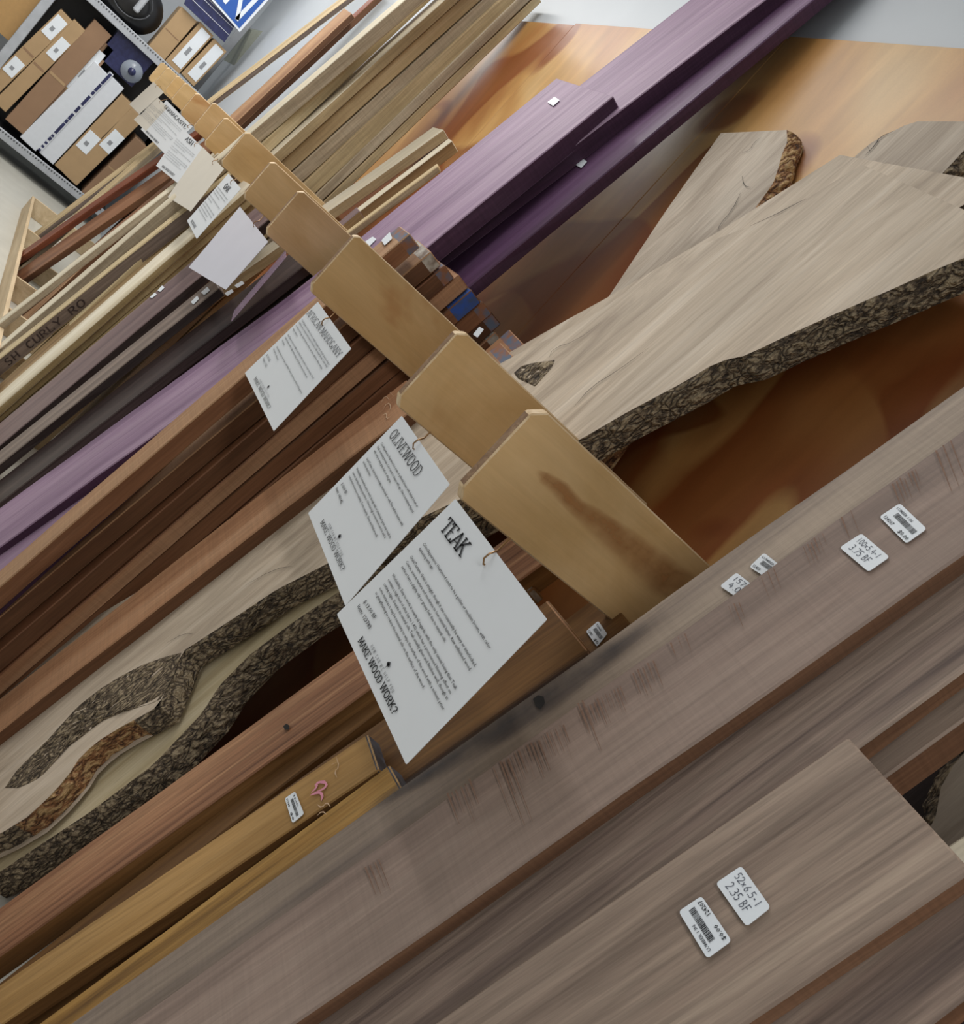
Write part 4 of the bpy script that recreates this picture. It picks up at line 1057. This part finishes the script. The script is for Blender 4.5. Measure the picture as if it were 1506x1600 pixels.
# printed matter -----------------------------------------------------
def emblem(sg, px, r):
    P = on_x(px, sign_pts[sg][0].x) + Vector((-.0022, 0, 0))
    bm = bmesh.new()
    def disc(dy, dz, rr):
        vs = [bm.verts.new(P + Vector((0, -dy - rr*math.cos(a*math.pi/6), dz + rr*math.sin(a*math.pi/6)))) for a in range(12)]
        bm.faces.new(vs)
    for dy, dz, rr in ((0, .5, .42), (-.45, .25, .36), (.45, .25, .36), (0, .1, .4)): disc(dy*r, dz*r, rr*r)
    q = [(-.10, -.9), (.10, -.9), (.07, 0), (-.07, 0)]
    bm.faces.new([bm.verts.new(P + Vector((0, -a*r, b*r))) for a, b in q])
    link('tree_emblem', finish(bm, 'tree_emblem'), [INK], parent=sg, matrix=Matrix.Identity(4))
def Z(off, s, p): return (off[0]+p[0]/s, off[1]+p[1]/s)
def zt1(p): return Z((480, 640), 2.667, p)
sline(teak, 'TEAK', zt1((556, 500)), zt1((643, 618)), .0205, INK, 'slab', wd=.12)
bl = [("Color/Appearance: Heartwood tends to be a golden or medium brown, with color", (485, 565), (763, 1002)),
      ("darkening with age.", (468, 584), (525, 672)),
      ("Grain/Texture: Grain is straight, though it can occasionally be wavy or interlocked.", (432, 618), (703, 1078)),
      ("Coarse, uneven texture and moderate to low natural luster. Raw unfinished wood", (414, 640), (680, 1092)),
      ("surfaces have a slightly oily or greasy feel due to natural oils.", (396, 660), (578, 975)),
      ("Workability: Easy to work in nearly all regards, with the only caveat being that Teak", (357, 694), (622, 1172)),
      ("contains a high level of silica (up to 1.4%) which has a pronounced blunting effect on", (339, 714), (600, 1190)),
      ("cutting edges. Despite its natural oils, Teak usually glues and finishes well, though in", (322, 732), (586, 1215)),
      ("some instances it may be necessary to wipe the surface of the wood with a solvent prior", (304, 750), (570, 1258)),
      ("to gluing/finishing to reduce the natural oils on the surface of the wood.", (287, 768), (488, 1168))]
for s, a, b in bl: sline(teak, s, zt1(a), zt1(b), .0042, INK)
sline(teak, '$ 13.00 BF', zt1((238, 806)), zt1((282, 878)), .0058, INK)
sline(teak, 'Item: 123783', zt1((212, 826)), zt1((262, 920)), .0058, INK)
sline(teak, 'HOW CAN WE HELP YOU', zt1((268, 990)), zt1((362, 1190)), .0042, INK_GREY, 'spaced')
sline(teak, 'MAKE WOOD WORK?', zt1((215, 968)), zt1((362, 1278)), .0092, INK, 'slab', wd=.12)
emblem(teak, zt1((340, 1068)), .0055)
def zt2(p): return Z((380, 450), 2.896, p)
sline(olive, 'OLIVEWOOD', zt2((662, 672)), zt2((785, 862)), .0165, INK, 'slab', wd=.08)
bl = [("Color/Appearance: Heartwood is a cream or yellowish brown, with darker brown or", (625, 708), (790, 998)),
      ("black contrasting streaks. Color tends to deepen with age. Olive is sometimes figured", (609, 724), (770, 1022)),
      ("with curly or wavy grain, burl, or wild grain.", (594, 742), (668, 888)),
      ("Grain/Texture: Grain may be straight, interlocked, or wild. Fine uniform texture with", (560, 777), (722, 1082)),
      ("moderate natural luster.", (545, 792), (577, 858)),
      ("Workability: Somewhat easy to work, though wild or interlocked grain may result in", (514, 822), (667, 1138)),
      ("tearout during surfacing operations. Olive has high movement in service and is", (497, 840), (645, 1138)),
      ("considered to have poor stability. Turns superbly. Glues and finishes well.", (481, 857), (607, 1134))]
for s, a, b in bl: sline(olive, s, zt2(a), zt2(b), .0042, INK)
sline(olive, '$ 18.00 BF', zt2((446, 892)), zt2((466, 938)), .0055, INK)
sline(olive, 'Item: 146142', zt2((422, 912)), zt2((446, 980)), .0055, INK)
sline(olive, 'HOW CAN WE HELP YOU', zt2((388, 1075)), zt2((450, 1222)), .0042, INK_GREY, 'spaced')
sline(olive, 'MAKE WOOD WORK?', zt2((352, 1066)), zt2((450, 1288)), .0082, INK, 'slab', wd=.09)
emblem(olive, zt2((437, 1130)), .0055)
def zt3(p): return Z((300, 440), 4.43, p)
sline(mahog, 'AFRICAN MAHOGANY', zt3((797, 228)), zt3((1012, 535)), .0145, INK_GREY, 'slab', wd=.075)
bl = [("Color/Appearance: Heartwood color is variable, ranging from a very pale pink to a deeper", (762, 272), (952, 585)),
      ("reddish brown, sometimes with streaks of medium to dark reddish brown. Color tends", (742, 288), (936, 600)),
      ("to darken with age. Quartersawn surfaces can also exhibit a ribbon-stripe", (722, 310), (902, 612)),
      ("appearance.", (702, 332), (732, 388)),
      ("Grain/Texture: Grain is straight to interlocked, with a medium to coarse texture. Good", (665, 374), (842, 680)),
      ("natural luster with a light-refracting optical phenomenon known as", (647, 392), (798, 672)),
      ("chatoyancy.", (627, 410), (642, 448)),
      ("Workability: Easy to work, glue, and finish. Tearout can be a problem if the grain is", (587, 458), (762, 782)),
      ("interlocked.", (567, 472), (597, 552))]
for s, a, b in bl: sline(mahog, s, zt3(a), zt3(b), .0042, INK_GREY)
sline(mahog, '$ 10.25', zt3((518, 515)), zt3((538, 560)), .0055, INK_GREY)
sline(mahog, 'Item: 122', zt3((494, 540)), zt3((516, 598)), .0055, INK_GREY)
sline(mahog, 'HOW CAN WE HELP YOU', zt3((470, 690)), zt3((535, 812)), .0042, INK_FADE, 'spaced')
sline(mahog, 'MAKE WOOD WORK?', zt3((432, 680)), zt3((534, 892)), .0082, INK, 'slab', wd=.085)
emblem(mahog, zt3((530, 735)), .0055)
# far signs: lines of small print
def ruled(sg, rows, mat=INK_FADE, u0=.06, u1=.92):
    pts = sign_pts[sg]; TL, TR, BR, BL = pts
    def at(u, v): return TL*(1-u)*(1-v) + TR*u*(1-v) + BR*u*v + BL*(1-u)*v
    rr = random.Random(len(rows))
    words = ['grain', 'is straight', 'texture', 'with', 'natural luster', 'color', 'heartwood', 'tends to', 'brown', 'easy to work', 'finish', 'wood', 'and']
    for v, e in rows:
        s = ' '.join(rr.choice(words) for _ in range(12))
        me, L_ = builtin_line(s)
        place_text(me, L_, at(u0, v), at(e, v), Vector((0, 0, 1)), Vector((-1, 0, 0)), .0022, .0046, 'printed_text', mat, sg)
rowsG = [(.27, .9), (.32, .9), (.37, .6), (.45, .9), (.50, .4), (.58, .9), (.63, .9), (.68, .7), (.73, .8)]
def big(sg, s, v, u0, u1, h, mat=INK_GREY, font='slab'):
    TL, TR, BR, BL = sign_pts[sg]
    def at(u, v): return TL*(1-u)*(1-v) + TR*u*(1-v) + BR*u*v + BL*(1-u)*v
    me, L_ = slab_text(s, .13)
    place_text(me, L_, at(u0, v), at(u1, v), Vector((0, 0, 1)), Vector((-1, 0, 0)), .0022, h, 'printed_text', mat, sg)
big(guana, 'GUANACASTE', .17, .1, .94, .018); ruled(guana, rowsG); big(guana, 'MAKE WOOD WORK?', .95, .2, .72, .010)
big(txt2, 'OAK', .2, .3, .65, .020); ruled(txt2, rowsG, INK_GREY); big(txt2, 'MAKE WOOD WORK?', .95, .2, .6, .010)
big(txt3, 'ASH', .15, .35, .65, .020); ruled(txt3, rowsG, INK_FADE); big(txt3, 'MAKE WOOD WORK?', .94, .2, .72, .010)
ruled(far1, rowsG)

# the laminated sheet seen almost edge on
A_ = on_x((447, 401), .664); D_ = on_x((361, 502), .664)
nrm = ray((447, 401)); hd = Vector((nrm.x, nrm.y, 0)).normalized(); side_ = Vector((hd.y, -hd.x, 0))
off = hd*.19 + side_*-.012
pts = [A_ + off, A_, D_, D_ + off + Vector((0, 0, 0))]
me, M = rounded_quad(pts, (pts[1]-pts[0]).cross(pts[3]-pts[0]), .0012, .003, 'hanging_sign')
o = link('hanging_sign', me, [LAMINATE], matrix=M)
tag(o, 'hazy laminated sheet seen nearly edge on, in front of the dark boards', 'sign', 'hanging signs of the lumber rack')

# ================================================================== FAR SHELVING
YS = 9.0
sh = empty('steel_shelving', (0.5, YS+.25, 0))
tag(sh, 'grey steel shelving unit full of cartons at the end of the aisle', 'shelving')
def P9(p, y=YS): return on_y(p, y)
z_low = P9((130, 315)).z; z_up = P9((250, 97)).z
x_post = P9((50, 45)).x
for (xx, yy) in ((x_post, YS), (x_post, YS+.5), (1.12, YS+.5)):
    part('post', (xx-.07, xx, yy, yy+.05, 0, 2.2), STEEL, sh, .004)
def shelf_tier(nm, z):
    part('shelf_beam', (x_post, 1.12, YS-.01, YS+.02, z-.035, z+.035), STEEL, sh, .003)
    bm = box_bm(x_post, 1.12, YS+.02, YS+.55, z+.0, z+.02, .002)
    link('shelf_deck', finish(bm, 'shelf_deck'), [STEEL_DK], parent=sh, matrix=Matrix.Identity(4))
    # perforation dots along the beam
    bm = bmesh.new()
    for k in range(48):
        x_ = x_post+.03+k*.024
        if x_ < 1.1: box_bm(x_, x_+.010, YS-.012, YS-.009, z+.012, z+.024, 0, bm)
    link('beam_slots', finish(bm, 'beam_slots'), [STEEL_DK], parent=sh, matrix=Matrix.Identity(4))
shelf_tier('low', z_low+.02); shelf_tier('up', z_up)
part('gap_shade_panel', (x_post, 1.12, YS+.50, YS+.51, z_low+.04, z_up-.04), BLACK, sh, 0)  # black sheet added behind the cartons, standing for the shade between them

def carton(label, BL_, BR_, TL_, mat, y=YS+.03, depth=.34, labels=(), flap=True, name='carton', group='cartons on the steel shelving', seam=True):
    a, b, c = on_y(BL_, y), on_y(BR_, y), on_y(TL_, y)
    ez = (c-a); h = ez.length; ez.normalize()
    ex = (b-a); ex = ex - ez*ex.dot(ez); w = ex.length; ex.normalize(); ey = ez.cross(ex)
    zmin = min(a.z, b.z)
    M = Matrix(((ex.x, ey.x, ez.x, a.x), (ex.y, ey.y, ez.y, a.y), (ex.z, ey.z, ez.z, a.z), (0, 0, 0, 1)))
    bm = box_bm(0, w, 0, depth, 0, h, .003)
    o = link(name, finish(bm, name), [mat], matrix=M); tag(o, label, 'box', group)
    if seam:
        link('tape', finish(box_bm(w*.08, w*.92, -.0015, 0, h*.48, h*.50, 0), 'tape'), [CARD_DK if mat is CARD else CARD], parent=o, matrix=M.copy())
        M_ = M
    for (u0, v0, u1, v1) in labels:
        bmq = box_bm(w*u0, w*u1, -.003, 0, h*v0, h*v1, 0)
        s = link('shipping_label', finish(bmq, 'shipping_label'), [STICKER], parent=o, matrix=M.copy())
        bmp = bmesh.new()
        if True:
            box_bm(w*(u0+(u1-u0)*.3), w*(u0+(u1-u0)*.62), -.0042, -.003, h*(v0+(v1-v0)*.3), h*(v0+(v1-v0)*.5), 0, bmp)
        pr = link('print', finish(bmp, 'print'), [INK_FADE], matrix=M.copy())
        pr.parent = s; pr.matrix_parent_inverse = M.inverted()
    return o
carton('narrow carton with two white labels against the shelving post', (-22, 128), (-4, 148), (95, 14), CARD, labels=((.1, .2, .9, .38), (.1, .72, .9, .95)))
carton('narrow carton second from the post with a torn white label', (-10, 158), (8, 176), (116, 30), CARD, labels=((.2, .62, .95, .82),))
carton('tall plain brown carton in the middle of the lower shelf', (8, 186), (34, 212), (148, 30), CARD_DK)
carton('dark brown carton with a grey label behind the tall plain one', (44, 204), (62, 220), (160, 62), CARD_DK, y=YS+.06, labels=((.05, .5, .8, .92),), depth=.3)
carton('white carton left of the dark stripe on the lower shelf', (31, 214), (57, 235), (148, 96), WHITE_BOX, seam=False, labels=())
carton('white carton right of the dark stripe on the lower shelf', (61, 238), (84, 256), (173, 118), WHITE_BOX, seam=False)
def band(c0, c1, label, y, mat, n=22):
    a = on_y(c0, y); b = on_y(c1, y); ez = (b-a); h = ez.length; ez.normalize(); ex = Vector((ez.z, 0, -ez.x)); ey = ez.cross(ex)
    M = Matrix(((ex.x, ey.x, ez.x, a.x), (ex.y, ey.y, ez.y, a.y), (ex.z, ey.z, ez.z, a.z), (0, 0, 0, 1)))
    o = link('carton', finish(box_bm(0, .035, 0, .3, 0, h, .002), 'carton'), [WHITE_BOX], matrix=M); tag(o, label, 'box', 'cartons on the steel shelving')
    bm = bmesh.new(); rr = random.Random(2)
    for k in range(n):
        z = h*k/n; box_bm(.004, .026, -.003, 0, z, z+h/n*rr.choice((.5, .8, 1.0)), 0, bm)
    link('printed_stripe', finish(bm, 'printed_stripe'), [NAVY], parent=o, matrix=M.copy())
band((58, 233), (172, 112), 'slim white carton with a broken navy stripe between the two white cartons', YS+.02, NAVY)
carton('carton with a white label right of the white cartons', (85, 258), (106, 274), (190, 147), CARD, labels=((.1, .3, .95, .52),))
carton('long carton with two white labels, second from the right on the lower shelf', (100, 272), (120, 290), (206, 168), CARD, labels=((.2, .48, 1.0, .72),))
carton('lowest brown carton with a small label near the deep red board', (127, 300), (146, 316), (212, 214), CARD_DK, labels=((.4, .05, .8, .16),))
# navy wrapped pack
def wrapped(label, BL_, BR_, TL_, y, mat, film=True):
    o = carton(label, BL_, BR_, TL_, mat, y=y, seam=False, name='wrapped_pack', group='packs on the steel shelving', depth=.3)
    return o
nv = wrapped('navy blue pack in clear wrap under the upper shelf', (152, 86), (206, 136), (190, 42), YS+.06, NAVY)
# roll of clear film
c = on_y((206, 112), YS-.0)
pts_ = [c + Vector((0, .02+.25*k/6, 0)) for k in range(7)]
me = tube_me(pts_, .085, 'film_roll', 24)
o = link('film_roll', me, [CLEAR], matrix=Matrix.Identity(4)); tag(o, 'round roll of clear film in front of the navy pack', 'roll', 'packs on the steel shelving')
me = tube_me([c + Vector((0, .0+.3*k/6, 0)) for k in range(7)], .03, 'core', 16); link('core', me, [NAVY], parent=o, matrix=Matrix.Identity(4))

# upper shelf
carton('plain carton on the upper shelf beside the black seat', (231, 73), (256, 95), (284, 10), CARD, labels=())
carton('carton with a tall white label on the upper shelf', (258, 95), (281, 114), (313, 34), CARD, labels=((.25, .1, .9, .95),), seam=False)
carton('second carton with a tall white label, right end of the upper shelf', (283, 115), (304, 134), (335, 60), CARD, labels=((.25, .1, .9, .95),), seam=False)
# black vinyl seat with steel bracket
st_c = on_y((196, 10), YS+.15)
seat = empty('black_seat', (st_c.x, st_c.y, z_up+.02)); tag(seat, 'black vinyl seat with a chrome bracket on the upper shelf', 'seat')
bm = bmesh.new()
bmesh.ops.create_uvsphere(bm, u_segments=32, v_segments=16, radius=1)
for v in bm.verts:
    v.co = Vector((st_c.x + v.co.x*.27, st_c.y + v.co.y*.16, st_c.z+.06 + v.co.z*.22))
    v.co.z = max(v.co.z, z_up+.021)
link('cushion', finish(bm, 'cushion', True), [BLACK], parent=seat, matrix=Matrix.Identity(4))
me = tube_me([Vector((st_c.x+.16*math.cos(a*math.pi/10), st_c.y-.155, st_c.z+.08+.13*math.sin(a*math.pi/10))) for a in range(21)], .006, 'piping')
link('piping', me, [STEEL_DK], parent=seat, matrix=Matrix.Identity(4))
me = finish(box_bm(st_c.x+.04, st_c.x+.09, st_c.y-.19, st_c.y-.15, st_c.z+.02, st_c.z+.18, .01), 'bracket')
link('bracket', me, [STEEL], parent=seat, matrix=Matrix.Identity(4))

# blue boards on top of cartons
def panel(label, quad, y, t, mat, name, group=None):
    pts = [on_y(q, y) for q in quad]
    me, M = rounded_quad(pts, Vector((0, -1, 0)), t, 0, name)
    o = link(name, me, [mat], matrix=M); tag(o, label, 'sign board', group); return o, pts
pb, pts = panel('blue board with white pinstripes standing behind the cartons', [(306, -40), (374, 28), (350, 66), (287, 6)], YS+.02, .03, NAVY, 'striped_board')
TL, TR, BR, BL = pts
for k in (.18, .3, .42, .7):
    me = tube_me([TL.lerp(BL, k)+Vector((0, -.032, 0)), TR.lerp(BR, k)+Vector((0, -.032, 0))], .0022, 'stripe', 6)
    link('stripe', me, [WHITE_PT], parent=pb, matrix=Matrix.Identity(4))
bs, pts = panel('blue sign board with a white letter N and a silver rim', [(345, -60), (431, -14), (374, 50), (318, -14)], YS-.02, .02, WHITE_PT, 'letter_board')
TL, TR, BR, BL = pts
c_ = (TL+TR+BR+BL)/4
inn = [p + (c_-p)*.10 + Vector((0, -.0215, 0)) for p in pts]
me, M = rounded_quad(inn, Vector((0, -1, 0)), .001, 0, 'blue_face'); link('blue_face', me, [BLUE], parent=bs, matrix=M)
yy = YS-.045
Zl = [(360, -16), (352, -6), (372, 29), (401, 0), (396, -6)]
bm = bmesh.new()
for a, b_ in (((352, 2), (392, -42)), ((371, 28), (381, -28)), ((371, 29), (408, -10))):
    A = on_y(a, yy); B2 = on_y(b_, yy); d = (B2-A).normalized(); nn = Vector((d.z, 0, -d.x))*.016
    bm.faces.new([bm.verts.new(q) for q in (A-nn-d*.014, B2-nn+d*.014, B2+nn+d*.014, A+nn-d*.014)])
link('letter', finish(bm, 'letter'), [WHITE_PT], parent=bs, matrix=Matrix.Identity(4))
# hardboard panel left of the shelving
struct = finish(box_bm(x_post-1.2, x_post-.07, YS+.1, YS+.13, 0.75, 2.3, .002), 'hardboard_sheet')
o = link('hardboard_sheet', struct, [TANPANEL], matrix=Matrix.Identity(4)); tag(o, 'tan hardboard sheet standing beside the shelving post, top left corner', 'panel')
# small grey triangular wedge at the wall beyond the rack
q = [on_y(p, 9.4) for p in ((394, 47), (423, 50), (362, 110))]
bm = bmesh.new(); f = [bm.verts.new(p) for p in q]; g = [bm.verts.new(p+Vector((0, .75, 0))) for p in q]
bm.faces.new(f); bm.faces.new(g[::-1])
for i in range(3): bm.faces.new((f[i], g[i], g[(i+1) % 3], f[(i+1) % 3]))
o = link('grey_wedge', finish(bm, 'grey_wedge'), [plain('grey_green', (150, 154, 142), .6)], matrix=Matrix.Identity(4)); tag(o, 'grey triangular wedge at the pale wall beyond the tan board', 'bracket')
print('objects', len(scene.objects))
